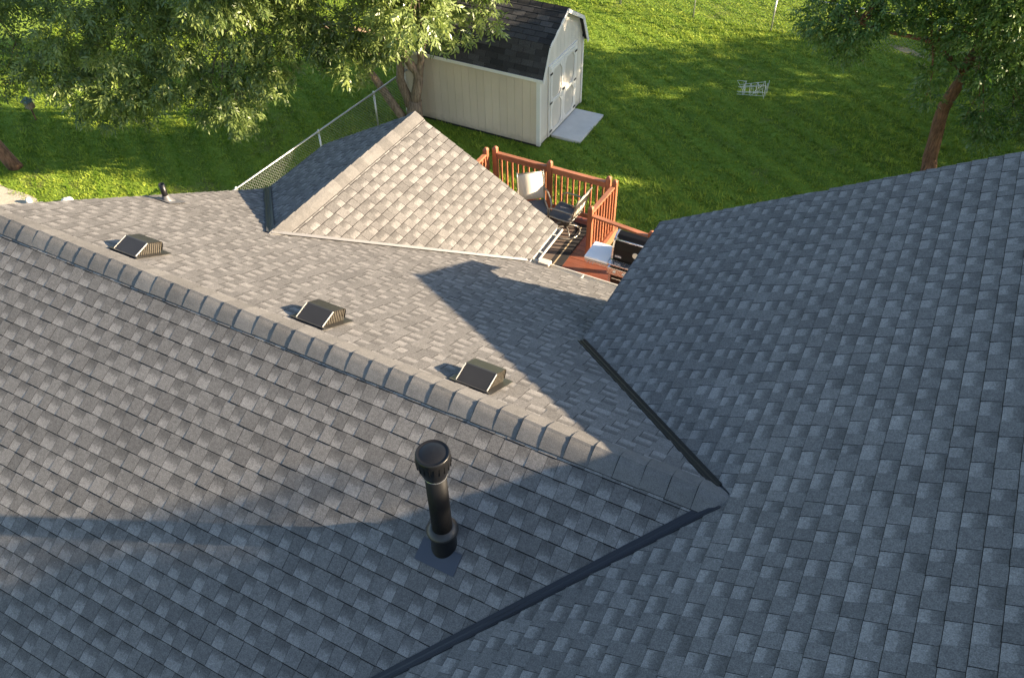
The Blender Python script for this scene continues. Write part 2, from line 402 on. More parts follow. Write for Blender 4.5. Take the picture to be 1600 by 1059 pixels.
G = [(slA, pieces(SA, [([(XL, .0), (0, 0), (XD2, XD2 * Q_ / P_), (XL, XD2 * Q_ / P_)], [0, VI, 0, -.02]), ([(XL, XD2 * Q_ / P_), (XD2, XD2 * Q_ / P_), (XD2, YN), (XL, YN)], [0, 0, -.02, -.02])], exp=.145, v_off=-.055, seed=1, hb=(.0032, .0052), ch=.015)),
     (slB, pieces(SB, [([(XL, 0), (XL, yv), (XD, yv), (0, 0)], [-.02, 0, VI, 0]), ([(XL, yv), (XL, YE), (XD + .36, YE), (XD + .36, yv)], [-.02, -.03, 0, 0])], exp=.145, v_off=-.055, seed=2)),
     (slD, pieces(SD, [([(0, YD), (XR, YD), (XR, YDN), (0, YDN)], [-.02, 0, 0, 0]),
                       ([(0, 0), (XD, yv), (XD, YD), (0, YD)], [VI, -.03, -.02, 0]),
                       ([(0, 0), (0, YDN), (XD2, YDN), (XD2, XD2 * Q_ / P_)], [0, 0, -.03, VI])], exp=.135, v_off=0, seed=3)),
     (slCR, pieces(SCR, [([(XC, YC0), (XC + WR, YE), (XC + WR, YC), (XC, YC)], [.05, -.03, -.02, 0])], v_off=-.05, seed=4)),
     (slCL, pieces(SCL, [([(XC, YC0), (XC, YC), (XC - WL, YC), (XC - WL, yl)], [0, -.02, -.03, .05])], v_off=-.05, seed=5)),
     (slE, pieces(SE, [([(XR, YD), (XR, YDN), (2 * XR - XD, YDN), (2 * XR - XD, YD)], [-.02, 0, -.02, -.02])], v_off=0, seed=6))]
allp = [(px_area(p), i, s, p) for i, (s, ps) in enumerate(G) for p in ps]
allp.sort(key=lambda t: -t[0])
for a, i, s, p in allp[:300]:
    o = sum(p[0], Vector()) / len(p[0]); link('shingle', shingle_mesh('shingle', [p], M_SH, o), s, o)
o = link('shingles', shingle_mesh('shingles', [t[3] for t in allp[300:]], M_SH), house); o['kind'] = 'stuff'

# ridge caps
def cap_mat():
    m = mat('ridge_cap', rough=.92, spec=.25); t = NT(m)
    gran = t.noise(170, 2, .8); c = t.mix(t.n('ObjectInfo').outputs['Random'], (.115, .110, .104), (.16, .153, .144))
    c = t.mix(.85, c, t.ramp(gran, [(.25, .45), (.5, 1.0), (.72, 1.5)]), 'MULTIPLY')
    c = t.mix(.7, c, t.ramp(t.noise(14, 4, .7), [(.3, .8), (.7, 1.2)]), 'MULTIPLY')
    t.color(c); t.bump(gran, .35, .003); return m
M_CAP = cap_mat()
def cap_mesh(slope, length, halfw, raise_a, raise_b, th=.011):
    # local: x along the ridge, butt end at x=0 (raised by raise_a), bent over both slopes
    n = math.hypot(1, slope); sec = []
    for s in (-1, -.8, -.6, -.42, -.28, -.14, 0, .14, .28, .42, .6, .8, 1):
        d = abs(s) * halfw; y = s * halfw / n; z = -slope * d / n
        rnd = .020 * math.exp(-(d / .045) ** 2); sec.append((y, z - rnd * .75))
    vs = []; k = len(sec)
    for x, h in ((0, raise_a), (length, raise_b)):
        cx = .007 if x == 0 else 0
        hs = [h * (1 - .70 * abs(y) / abs(sec[0][0])) for y, z in sec]
        for (y, z), q in zip(sec, hs): vs.append((x + cx, y * (1 + h * .6), z + q))
        for (y, z), q in zip(sec, hs): vs.append((x, y * (1 + h * .6), z + q - th))
    fs = []
    for i in range(k - 1):
        fs += [(i, i + 1, 2 * k + i + 1, 2 * k + i), (k + i, 3 * k + i, 3 * k + i + 1, k + i + 1), (i, k + i, k + i + 1, i + 1), (2 * k + i, 2 * k + i + 1, 3 * k + i + 1, 3 * k + i)]
    fs += [(0, 2 * k, 3 * k, k), (k - 1, 2 * k - 1, 4 * k - 1, 3 * k - 1)]
    me = bpy.data.meshes.new('ridge_cap'); me.from_pydata(vs, [], [f[::-1] for f in fs]); me.materials.append(M_CAP); me.materials.append(M_ASPH_SHADE)
    me.polygons.foreach_set('material_index', ([0, 1, 1, 1] * (k - 1)) + [1, 1])
    return me
CAPE = .2
me_cap = cap_mesh(P_, CAPE + .03, .165, .040, .027)
rg = random.Random(3)
x = -8.02
while x < -.02:
    o = link('ridge_cap', me_cap, house, (x + rg.uniform(-.004, .004), rg.uniform(-.003, .003), H0 + rg.uniform(-.001, .001))); o.rotation_euler = (rg.uniform(-.006, .006), 0, rg.uniform(-.008, .008)); x += CAPE
me_capc = cap_mesh(C_, CAPE + .03, .16, .05, .036)
y = YC + .02
while y > YC0 - .1:
    o = link('ridge_cap', me_capc, house, (XC, y, ZCR + .004)); o.rotation_euler = (0, 0, -math.pi / 2); y -= CAPE
me_capd = cap_mesh(Q_, CAPE + .03, .16, .05, .036)
y = YD + .02
while y > -2.6:
    o = link('ridge_cap', me_capd, house, (XR, y, H0 + Q_ * XR + .004)); o.rotation_euler = (0, 0, -math.pi / 2); y -= CAPE

# ------------------------------------------------------------------ valley flashing, gutters, fascia
def valley(a, b, S1, S2, w, material, lift=.006, rib=.016, label=None):
    a, b = Vector(a), Vector(b); d = (b - a).normalized()
    s1 = d.cross(S1.n); s2 = d.cross(S2.n)
    mid = (a + b) / 2
    # make both side vectors point up their own slope, away from the valley line
    if s1.z < 0: s1 = -s1
    if s2.z < 0: s2 = -s2
    up = (S1.n + S2.n).normalized()
    prof = [s1 * w + S1.n * lift, s1 * (w * .985) + S1.n * (lift + .005), s1 * .02 + S1.n * lift, up * (rib + lift), s2 * .02 + S2.n * lift, s2 * (w * .985) + S2.n * (lift + .005), s2 * w + S2.n * lift]
    n = len(prof); vs = [a + p for p in prof] + [b + p for p in prof]
    mb = MB().add(vs, [(i, i + 1, n + i + 1, n + i) for i in range(n - 1)])
    o = part(mb, 'valley_flashing', material, house, thick=.003)
    if label: o['label'] = label
    return o
valley((-.05, -.05 * Q_ / P_, H0 - .05 * Q_), (XD2, XD2 * Q_ / P_, H0 + Q_ * XD2), SA, SD, .046, M_FLASH, .005, .012, 'dark metal valley flashing on the near side')
valley((-.1, .1 * Q_ / P_, H0 - .1 * Q_), (XD - .02, yv + .02, H0 + Q_ * (XD - .02)), SB, SD, .045, M_PIPE, .005, .012, 'dark metal valley flashing on the far side')
valley((XC, YC0, ZCR), (XC + WR, YE, ZE), SB, SCR, .036, M_GALV2, .022, .014, 'pale metal valley flashing along the small gable')
valley((XC, YC0, ZCR), (XC - WL, yl, zl), SB, SCL, .06, M_FLASH2, .022, .016, 'dark metal valley flashing at the shaded gable slope')
GP = [(0, .0), (0, -.085), (.06, -.085), (.07, -.055), (.09, -.03), (.09, 0), (.080, 0), (.080, -.008)]
def gutter(a, b, out, hang=.6):
    a, b, out = Vector(a), Vector(b), Vector(out)
    g = part(MB().sweep(GP, a, b, out, (0, 0, 1)), 'gutter', M_WHITE, house, thick=.003)
    L = (b - a).length; d = (b - a) / L
    part(MB().sweep([(.004, -.079), (.058, -.079)], a + d * .01, b - d * .01, out, (0, 0, 1)), 'gutter_trough', M_GUTTERIN, g)
    for s in (a + d * .003, b - d * .003):
        part(MB().prism([s + out * x + Vector((0, 0, z)) for x, z in ((0, 0), (0, -.085), (.06, -.085), (.07, -.055), (.087, -.03), (.087, 0))], d * .002), 'end_cap', M_WHITE, g)
    k = .2
    while k < L:
        p = a + d * k; part(MB().bar(p + Vector((0, 0, -.004)), p + out * .084 + Vector((0, 0, -.004)), .022, .004), 'hanger', M_WHITE, g); k += hang
    return g
gutter((XC + WR + .02, YE + .03, ZE - .012), (XD + .3, YE + .03, ZE - .012), (0, 1, 0))
gutter((XC + WR + .03, YE + .10, ZE - .012), (XC + WR + .03, YC - .02, ZE - .012), (1, 0, 0), .45)
# downspout elbow and end block where the two gutters meet
part(MB().obox((XC + WR + .23, YE + .095, ZE + .004), (.085, 0, 0), (0, .055, 0), (0, 0, .02)), 'gutter_cover', M_SIDING, house, bevel=.008)
box('downspout', M_WHITE, house, XC + WR + .16, XC + WR + .23, YE - .32, YE - .26, .05, ZE - .35, .008)
box('fascia', M_TRIM, house, XC + WR + .02, XD + .33, YE + .003, YE + .024, ZE - .16, ZE - .02)
box('fascia', M_TRIM, house, XC + WR + .004, XC + WR + .026, YE + .03, YC - .03, ZE - .16, ZE - .02)
box('fascia', M_TRIM, house, XL + .02, XC - WL - .02, YE - .03, YE - .005, ZE - .16, ZE - .02)
def rake(a, b, nrm):
    a, b = Vector(a), Vector(b); part(MB().bar(a + Vector((0, 0, -.10)), b + Vector((0, 0, -.10)), .022, .13, up=(0, 0, 1)), 'rake_board', M_TRIM, house)
rake((XL + .03, .02, H0), (XL + .03, yl - .03, zl), 0); rake((XL + .03, -.02, H0), (XL + .03, YN, ZE), 0)
rake((XD + .02, YD - .03, H0 + Q_ * XD), (XR, YD - .03, H0 + Q_ * XR), 0); rake((XR, YD - .034, H0 + Q_ * XR), (2 * XR - XD, YD - .034, H0 + Q_ * XD), 0)
rake((XC, YC - .03, ZCR), (XC + WR - .02, YC - .03, ZE), 0); rake((XC, YC - .034, ZCR), (XC - WL + .02, YC - .034, zl), 0)

# ------------------------------------------------------------------ roof vents and pipes (parts of the house)
def box_vent(x, y, label):
    S = SB; c = plan(S, x, y); 
    def L(u, d, h): return S.at(c[0] - u, c[1] - d, h)     # u to the right, d down the slope, h off the roof
    w, D, hh = .145, .33, .135
    base = thing_part('box_vent', L(0, .15, 0), label)
    part(MB().add([L(-.2, -.03, .02), L(.2, -.03, .02), L(.2, .40, .02), L(-.2, .40, .02)], [(0, 3, 2, 1)]), 'flange', M_VENT, base, thick=.003)
    prof = [(0, .02), (.13, hh), (.145, hh + .004), (D - .03, hh + .004), (D - .01, hh - .004), (D, hh - .03), (D, .045)]
    mb = MB(); n = len(prof); vs = [L(-w, d, h) for d, h in prof] + [L(w, d, h) for d, h in prof]
    mb.add(vs, [(i, n + i, n + i + 1, i + 1) for i in range(n - 1)])
    part(mb, 'hood', M_VENT, base, thick=.004)
    for s in (-1, 1):
        part(MB().add([L(s * (w - .03), .03, .02), L(s * (w - .03), .14, hh - .005), L(s * (w - .03), D - .01, hh - .01), L(s * (w - .03), D - .01, .02)], [(0, 1, 2, 3)]), 'side_screen', M_VENT, base, thick=.002)
        e_ = MB(); e_.bar(L(s * (w + .001), 0, .022), L(s * (w + .001), .13, hh + .002), .006, .008, up=S.n); part(e_, 'edge_highlight', M_WHITE, base)  # white bar draws the bright highlight on the bare metal edge
        for k in range(11):
            d = .05 + k * .026; top = min(hh - .006, .02 + (d) * .86)
            part(MB().bar(L(s * (w - .008), d, .022), L(s * (w - .008), d, top), .008, .005, up=S.u), 'louvre', M_VENTL, base)
def thing_part(name, loc, label):
    o = bpy.data.objects.new(name, None); COL.objects.link(o); o.parent = house; o.location = Vector(loc) - W[house.name]; o.empty_display_size = .1
    W[o.name] = Vector(loc); o['label'] = label; return o
M_VENTL = metal_paint('vent_louvre', (.10, .085, .062), .5, .4)
box_vent(-6.13, .21, 'box vent nearest the left end of the ridge')
box_vent(-3.88, .22, 'middle one of the three box vents')
box_vent(-2.20, .19, 'box vent nearest the roof shadow')

px_, py_ = -1.80, -.955; pz_ = H0 + P_ * py_
vp = thing_part('vent_pipe', (px_, py_, pz_), 'tall black chimney vent pipe with domed cap')
part(MB().tube([(px_, py_, pz_ - .05), (px_, py_, pz_ + .95)], .076, 28), 'pipe', M_PIPE, vp, smooth=False)
for pf in vp.children: pf.data.polygons.foreach_set('use_smooth', [len(p.vertices) == 4 for p in pf.data.polygons])
part(MB().lathe((px_, py_, pz_ - .05), [(.079, .90), (.084, .915), (.086, .93), (.102, .97), (.114, 1.02), (.119, 1.065), (.119, 1.12), (.115, 1.135), (.107, 1.142), (.102, 1.130), (.085, 1.138), (.045, 1.146), (.0, 1.149)], 36), 'cap', M_BLACK, vp, smooth=True)
part(MB().lathe((px_, py_, pz_ - .05), [(.0825, .9), (.0855, .906), (.0825, .912)], 30), 'cap_band', M_CHROME, vp, smooth=True)
for k in range(20):
    a = 2 * math.pi * k / 20; dx, dy = math.cos(a), math.sin(a)
    part(MB().obox((px_ + dx * .1165, py_ + dy * .1165, pz_ + 1.01), (dx * .005, dy * .005, 0), (-dy * .004, dx * .004, 0), (0, 0, .035)), 'cap_fin', M_BLACK, vp)
part(MB().lathe((px_, py_, pz_), [(.077, .235), (.088, .232), (.114, .205), (.120, .195), (.119, .188), (.110, .192), (.092, .2)], 36), 'storm_collar', M_VENT, vp, smooth=True)
part(MB().lathe((px_, py_, pz_), [(.090, .2), (.094, .1), (.104, -.06)], 30), 'boot', M_BLACK, vp, smooth=True)
c = plan(SA, px_, py_)
part(MB().add([SA.at(c[0] - .17, c[1] - .19, .007), SA.at(c[0] + .17, c[1] - .19, .007), SA.at(c[0] + .17, c[1] - .02, .008), SA.at(c[0] - .17, c[1] - .02, .008)], [(0, 1, 2, 3)]), 'base_flashing', M_FLASH2, vp, thick=.003)

qx, qy = -7.72, 2.01; qz = H0 - P_ * qy
pv = thing_part('plumbing_vent', (qx, qy, qz), 'short black plumbing vent near the left roof edge')
part(MB().tube([(qx, qy, qz - .02), (qx, qy, qz + .26)], .034, 16, caps=False), 'pipe', M_BLACK, pv, smooth=True, thick=.006)
part(MB().lathe((qx, qy, qz), [(.036, .10), (.042, .09), (.052, .055), (.10, -.02)], 20), 'boot', M_RUBBER, pv, smooth=True)
c = plan(SB, qx, qy)
part(MB().add([SB.at(c[0] - .15, c[1] - .17, .018), SB.at(c[0] + .15, c[1] - .17, .018), SB.at(c[0] + .15, c[1] + .1, .019), SB.at(c[0] - .15, c[1] + .1, .019)], [(0, 1, 2, 3)]), 'base_flashing', M_RUBBER, pv, thick=.003)

# ------------------------------------------------------------------ deck
DZ = 1.05
deck = thing('deck', 'red stained wooden deck with baluster railing behind the house', 'deck', (-4.5, 6.5, 0))
y = 4.30; BW = .14
while y < 8.62:
    x0 = -4.06 if y < 5.0 else -6.86
    x1 = -1.55 if y < 7.48 else -4.10
    box('deck_board', M_STAIN_X_SHADED, deck, x0, x1, y, y + BW - .007, DZ - .035, DZ + random.uniform(-.0015, .0015)); y += BW
for (x0, x1, y0, y1) in ((-6.9, -4.06, 8.645, 8.685), (-4.06, -1.55, 7.60, 7.64)): box('rim_joist', M_STAIN_RX, deck, x0, x1, y0, y1, DZ - .24, DZ - .037)
for (x, y0, y1) in ((-6.9, 5.05, 8.64), (-4.1, 7.645, 8.64), (-1.6, 4.4, 7.6)): box('rim_joist', M_STAIN_Y, deck, x, x + .04, y0, y1, DZ - .24, DZ - .037)
for x in (-6.6, -4.3, -1.8):
    for yy in (5.6, 7.4): box('support_post', M_STAIN_Z, deck, x - .05, x + .05, yy - .05, yy + .05, 0, DZ - .038)
def post(x, y, top=1.04, bot=-.24):
    p = box('post', M_STAIN_Z, deck, x - .046, x + .046, y - .046, y + .046, DZ + bot, DZ + top, .006)
    part(MB().lathe((x, y, DZ + top), [(.062, .001), (.065, .012), (.058, .024), (.03, .05), (.0, .058)], 4, (0, 0, 1)), 'post_cap', M_STAIN_Z, p)
def railing(a, b, n, ax):
    ax_m = M_STAIN_RX if ax == 0 else M_STAIN_Y
    a, b = Vector((*a, DZ)), Vector((*b, DZ)); d = (b - a).normalized(); side = Vector((-d.y, d.x, 0))
    part(MB().bar(a + Vector((0, 0, .955)), b + Vector((0, 0, .955)), .085, .038), 'top_rail', ax_m, deck, bevel=.005)
    part(MB().bar(a + Vector((0, 0, .885)), b + Vector((0, 0, .885)), .036, .085), 'rail_support', ax_m, deck)
    part(MB().bar(a + Vector((0, 0, .09)), b + Vector((0, 0, .09)), .036, .085), 'bottom_rail', ax_m, deck)
    L = (b - a).length
    for k in range(n):
        p = a + d * (L * (k + .5) / n) + side * .036
        part(MB().bar(p + Vector((0, 0, .05)), p + Vector((0, 0, .925)), .032, .032, up=d), 'baluster', M_STAIN_Z, deck)
YR = 8.58
for (x, y) in ((-6.65, YR), (-5.48, YR), (-4.28, YR)): post(x, y)
post(-6.79, 8.46); post(-4.13, 8.52); post(-4.19, 7.57); post(-3.03, 7.50, .94); post(-6.79, 6.6)
railing((-6.60, YR), (-5.53, YR), 9, 0); railing((-5.43, YR), (-4.33, YR), 9, 0)
railing((-4.15, 8.47), (-4.19, 7.62), 7, 1); railing((-6.79, 8.41), (-6.79, 6.65), 14, 1)
part(MB().bar((-4.14, 7.57, DZ + .90), (-3.08, 7.51, DZ + .86), .085, .038), 'hand_rail', M_STAIN_RX, deck, bevel=.005)

# rug
rug = thing('patio_rug', 'dark brown outdoor rug with black and tan border on the deck', 'rug', (-5.3, 6.9, DZ))
zr = DZ + .004
box('field', M_RUG, rug, -6.4, -4.74, 5.75, 8.28, zr, zr + .008)
for nm, mt, x0, x1, y0, y1 in (('border_stripe', M_RUGB, -4.74, -4.665, 5.75, 8.28), ('border_line', M_RUGL, -4.665, -4.64, 5.72, 8.30), ('outer_border', M_RUGB, -4.64, -4.49, 5.60, 8.40)):
    box(nm, mt, rug, x0, x1, y0, y1, zr, zr + .009)
for nm, mt, y0, y1 in (('border_stripe', M_RUGB, 5.66, 5.748), ('outer_border', M_RUGB, 8.285, 8.40), ('border_line', M_RUGL, 5.63, 5.658)):
    box(nm, mt, rug, -6.4, -4.67 if y0 < 7 else -4.645, y0, y1, zr, zr + .0085)

# chairs
def chair(loc, ang, swivel, label):
    R = Matrix.Rotation(ang, 3, 'Z'); O = Vector((*loc, DZ + .012))
    ch = thing('patio_chair', label, 'chair', O, 'patio chairs on the deck')
    def T(p): return O + R @ Vector(p)         # local +x is the way the chair faces
    def tb(name, pts, r=.013, m_=M_TUBE): part(MB().tube([T(p) for p in pts], r, 8), name, m_, ch, smooth=True)
    def sheet(name, prof, hw, m_):
        mb = MB(); n = len(prof); mb.add([T((x, -hw, z)) for x, z in prof] + [T((x, hw, z)) for x, z in prof], [(i, n + i, n + i + 1, i + 1) for i in range(n - 1)])
        part(mb, name, m_, ch, smooth=True, thick=.006)
    sz = .42
    sheet('seat', [(.29, sz - .015), (.26, sz + .015), (.18, sz + .018), (.05, sz - .008), (-.10, sz - .018), (-.20, sz + .01)], .235, M_SLING2)
    sheet('backrest', [(-.215, sz + .035), (-.26, sz + .15), (-.29, sz + .30), (-.335, sz + .46), (-.37, sz + .53)], .235, M_SLING)
    for s in (-1, 1):
        tb('side_rail', [(.30, s * .25, sz - .02), (.25, s * .25, sz + .01), (.05, s * .25, sz), (-.20, s * .25, sz + .01), (-.26, s * .25, sz + .15), (-.335, s * .25, sz + .46), (-.375, s * .25, sz + .545)], .014)
        tb('armrest', [(-.28, s * .265, sz + .21), (-.1, s * .29, sz + .235), (.16, s * .29, sz + .225), (.24, s * .285, sz + .17), (.23, s * .265, sz + .02)], .015)
        if not swivel:
            tb('leg', [(.2, s * .255, sz), (.24, s * .26, .2), (.27, s * .265, .01)]); tb('leg', [(-.2, s * .255, sz), (-.27, s * .26, .2), (-.33, s * .265, .01)])
    tb('cross_bar', [(-.365, -.25, sz + .52), (-.365, .25, sz + .52)]); tb('cross_bar', [(.27, -.25, sz - .02), (.27, .25, sz - .02)]); tb('cross_bar', [(-.2, -.25, sz - .02), (-.2, .25, sz - .02)])
    if swivel:
        ring = [(.27 * math.cos(a), .27 * math.sin(a), .018 + .03 * abs(math.sin(a)) * 0) for a in [2 * math.pi * k / 24 for k in range(25)]]
        tb('base_ring', ring, .014); tb('swivel_post', [(0, 0, .10), (0, 0, .30)], .03, M_TUBEDK)
        for k in range(4):
            a = math.pi / 4 + k * math.pi / 2; c_, s_ = math.cos(a), math.sin(a); tb('base_spoke', [(0, 0, .12), (.1 * c_, .1 * s_, .13), (.2 * c_, .2 * s_, .09), (.27 * c_, .27 * s_, .02)], .012)
        for s in (-1, 1): tb('rocker_spring', [(-.2, s * .2, sz - .03), (-.15, s * .15, .33), (.0, s * .12, .27), (.15, s * .15, .33), (.2, s * .2, sz - .03)], .012, M_TUBEDK)
    return ch
chair((-5.50, 7.95), math.atan2(-.79, .61), False, 'patio chair with sunlit pale sling back against the back railing')
chair((-4.87, 8.05), math.radians(176), True, 'swivel patio chair on a round ring base near the deck corner')

# grill
gx0, gx1, gy0, gy1 = -3.40, -2.66, 6.48, 6.98; gz0 = DZ + .04
gr = thing('gas_grill', 'black and steel gas grill with pale side shelf on the deck', 'grill', (-3.1, 6.7, gz0))
box('cart', M_DARK, gr, gx0 + .04, gx1 - .04, gy0 + .06, gy1 - .02, gz0 + .07, gz0 + .62)
for s in (gx0 + .045, -3.085): box('cart_door', M_BLACK, gr, s + .005, s + .365 if s > -3.2 else -3.095, gy0 + .04, gy0 + .058, gz0 + .12, gz0 + .60, .004)
for s in (gx0 + .1, gx1 - .1):
    for yy in (gy0 + .1, gy1 - .08): part(MB().lathe((s - .015, yy, gz0 + .000), [(.0, 0), (.038, 0), (.038, .03), (0, .03)], 14, (1, 0, 0)), 'wheel', M_BLACK, gr)
box('control_panel', M_CHROME, gr, gx0, gx1, gy0 - .03, gy0 + .05, gz0 + .66, gz0 + .80, .008)
box('firebox', M_BLACK, gr, gx0 + .02, gx1 - .02, gy0 + .05, gy1, gz0 + .62, gz0 + .86, .01)
box('front_ledge', M_CHROME, gr, gx0 + .01, gx1 - .01, gy0 - .04, gy0 + .09, gz0 + .862, gz0 + .885, .004)
hoodp = [(gy0 + .10, .89), (gy0 + .115, 1.10), (gy0 + .16, 1.22), (gy0 + .25, 1.30), (gy0 + .36, 1.31), (gy1 - .03, 1.22), (gy1, .89)]
part(MB().prism([(gx0 + .045, a, gz0 + b) for a, b in hoodp], (gx1 - gx0 - .09, 0, 0)), 'hood', M_PIPE, gr, bevel=.008)
for s in (gx0 + .01, gx1 - .043): part(MB().prism([(s, a + (.0 if a > gy0 + .3 else -.006), gz0 + b + .006) for a, b in hoodp], (.033, 0, 0)), 'hood_end', M_CHROME, gr, bevel=.004)
part(MB().tube([(gx0 + .03, gy0 + .12, gz0 + 1.285), (gx1 - .03, gy0 + .12, gz0 + 1.285)], .014, 10), 'handle', M_CHROME, gr, smooth=True)
for s in (gx0 + .06, gx1 - .06): part(MB().bar((s, gy0 + .12, gz0 + 1.285), (s, gy0 + .21, gz0 + 1.25), .02, .02), 'handle_bracket', M_CHROME, gr)
part(MB().lathe((-2.98, gy0 + .108, gz0 + 1.07), [(.0, .014), (.044, .014), (.05, .008), (.05, 0)], 20, (0, -1, .12)), 'thermometer', M_WHITE, gr)
box('name_plate', M_CHROME, gr, gx0 + .075, gx0 + .185, gy0 + .096, gy0 + .106, gz0 + .945, gz0 + .985)
for k in range(4):
    s = gx0 + .13 + k * .165; part(MB().lathe((s, gy0 - .03, gz0 + .725), [(.03, 0), (.03, .01), (.021, .014), (.019, .038), (0, .04)], 16, (0, -1, 0)), 'knob', M_CHROME, gr)
sh = box('side_shelf', M_SHELF, gr, gx0 - .44, gx0 - .012, gy0 + .01, gy1 - .02, gz0 + .80, gz0 + .845, .04)
box('shelf_bracket', M_CHROME, gr, gx0 - .42, gx0 - .01, gy0 + .0, gy0 + .03, gz0 + .755, gz0 + .797)
for k in range(3): part(MB().tube([(gx0 - .36 + k * .05, gy0 - .005, gz0 + .775), (gx0 - .36 + k * .05, gy0 - .03, gz0 + .765), (gx0 - .36 + k * .05, gy0 - .03, gz0 + .74)], .005, 6), 'tool_hook', M_CHROME, gr)
box('side_shelf', M_SHELF, gr, gx1 + .012, gx1 + .42, gy0 + .01, gy1 - .02, gz0 + .80, gz0 + .845, .04)
part(MB().tube([(gx0 + .03, gy0 + .02, gz0 + .66), (gx0 + .03, gy0 + .02, gz0 + .06)], .012, 8), 'cart_leg', M_CHROME, gr); part(MB().tube([(gx0 + .08, gy0 + .015, gz0 + .56), (gx1 - .1, gy0 + .015, gz0 + .56)], .010, 8), 'door_handle', M_CHROME, gr)

# ------------------------------------------------------------------ shed
SX1, SY0, SY1 = -7.42, 12.08, 14.48; SL = 3.75; SX0 = SX1 - SL; SHh = 1.80; SYM = (SY0 + SY1) / 2; SPK = 2.92
shed = thing('garden_shed', 'beige garden shed with dark gambrel roof and white double doors', 'shed', ((SX0 + SX1) / 2, SYM, 0))
gam = [(SY0, SHh), (SY0 + .30, 2.42), (SYM, SPK), (SY1 - .30, 2.42), (SY1, SHh)]
part(MB().prism([(SX0 + .02, SY0 + .02, .06), (SX0 + .02, SY1 - .02, .06), (SX0 + .02, SY1 - .03, SHh), (SX0 + .02, SY1 - .31, 2.38), (SX0 + .02, SYM, SPK - .05), (SX0 + .02, SY0 + .31, 2.38), (SX0 + .02, SY0 + .03, SHh)], (SL - .04, 0, 0)), 'wall_core', M_SIDING, shed)
box('sill', M_DARK, shed, SX0 + .03, SX1 - .03, SY0 + .03, SY1 - .03, 0, .058)
x = SX0 + .06; bw = .2032
while x < SX1 - .08:
    x2 = min(x + bw - .005, SX1 - .075)
    box('siding_board', M_SIDING, shed, x, x2, SY0 - .004, SY0 + .016, .07, SHh + .02); box('siding_board', M_SIDING, shed, x, x2, SY1 - .016, SY1 + .004, .07, SHh + .02); x += bw
def gam_z(y): 
    for (a, za), (b, zb) in zip(gam, gam[1:]):
        if a <= y <= b: return za + (zb - za) * (y - a) / (b - a)
    return SHh
y = SY0 + .07
while y < SY1 - .07:
    y2 = min(y + bw - .004, SY1 - .07); ym = [y] + [g[0] for g in gam if y < g[0] < y2] + [y2]
    for X, dx in ((SX1 - .016, .02), (SX0 + .016, -.02)):
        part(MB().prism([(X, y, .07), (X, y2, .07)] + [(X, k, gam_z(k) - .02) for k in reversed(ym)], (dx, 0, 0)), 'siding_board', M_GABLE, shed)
    y += bw
for (X, Y) in ((SX1, SY0), (SX1, SY1), (SX0, SY0), (SX0, SY1)):
    sx, sy = (1 if X == SX1 else -1), (1 if Y == SY1 else -1)
    box('corner_trim', M_TRIM, shed, *sorted((X - sx * .075, X + sx * .018)), *sorted((Y - sy * .06, Y + sy * .018)), .05, SHh - .01)
# gambrel roof, four slopes with overhang
ov, oe = .11, .10
SPEC = [((SY0, SHh), (SY0 + .30, 2.42), True), ((SY0 + .30, 2.42), (SYM, SPK), False), ((SY1, SHh), (SY1 - .30, 2.42), True), ((SY1 - .30, 2.42), (SYM, SPK), False)]
rest = []
for idx, ((ya, za), (yb, zb), low) in enumerate(SPEC):
    a, b = Vector((0, ya, za + .03)), Vector((0, yb, zb + .03)); d = (b - a).normalized()
    if low: a = a - d * oe
    u = Vector((1, 0, 0)) if yb > ya else Vector((-1, 0, 0)); S = Slope(a, u, d); L = (b - a).length
    ua, ub = (SX0 - ov, SX1 + ov) if u.x > 0 else (-SX1 - ov, -SX0 + ov)
    q = [(ua, 0), (ub, 0), (ub, L), (ua, L)]
    sl = part(MB().prism([S.at(p[0], p[1], -.024) for p in q], S.n * .02), 'roof_slope', M_DECKING, shed)
    pts = [(S.at(*p).x, S.at(*p).y) for p in q]
    ps = []; e2 = L / round(L / .14)
    for i in range(round(L / .14)):
        off = (i % 2) * .15 + random.uniform(-.01, .01); uu_ = ua - off
        while uu_ < ub:
            c0, c1 = max(uu_ + .004, ua - .01), min(uu_ + .301, ub + .01)
            if c1 - c0 > .02:
                cell = [(c0, i * e2), (c1, i * e2), (c1, (i + 1) * e2 + (.012 if i < round(L / .14) - 1 else .01)), (c0, (i + 1) * e2 + (.012 if i < round(L / .14) - 1 else .01))]
                hh = .012 + random.uniform(-.002, .002)
                ps.append(([S.at(p, v, hh + (.002 - hh) * min(1, (v - i * e2) / e2)) for p, v in cell], [S.at(p, v, -.003) for p, v in cell], [(v - i * e2) / e2 for p, v in cell], random.random(), 0.0, 1, S))
            uu_ += .305
    if idx < 2:
        for p in ps:
            o = sum(p[0], Vector()) / len(p[0]); link('shingle', shingle_mesh('shingle', [p], M_SHED, o), sl, o)
    else: rest += ps
o = link('shingles', shingle_mesh('shingles', rest, M_SHED, (SX1, SYM, 2)), shed, (SX1, SYM, 2)); o['kind'] = 'stuff'
for k in range(13):
    x = SX0 - ov + k * .305
    me = cap_mesh((SPK - 2.42) / (SYM - SY0 - .30), .32, .13, .042, .034, .006); me.materials[0] = M_SHED
    o = link('ridge_cap', me, shed, (x, SYM, SPK + .03))
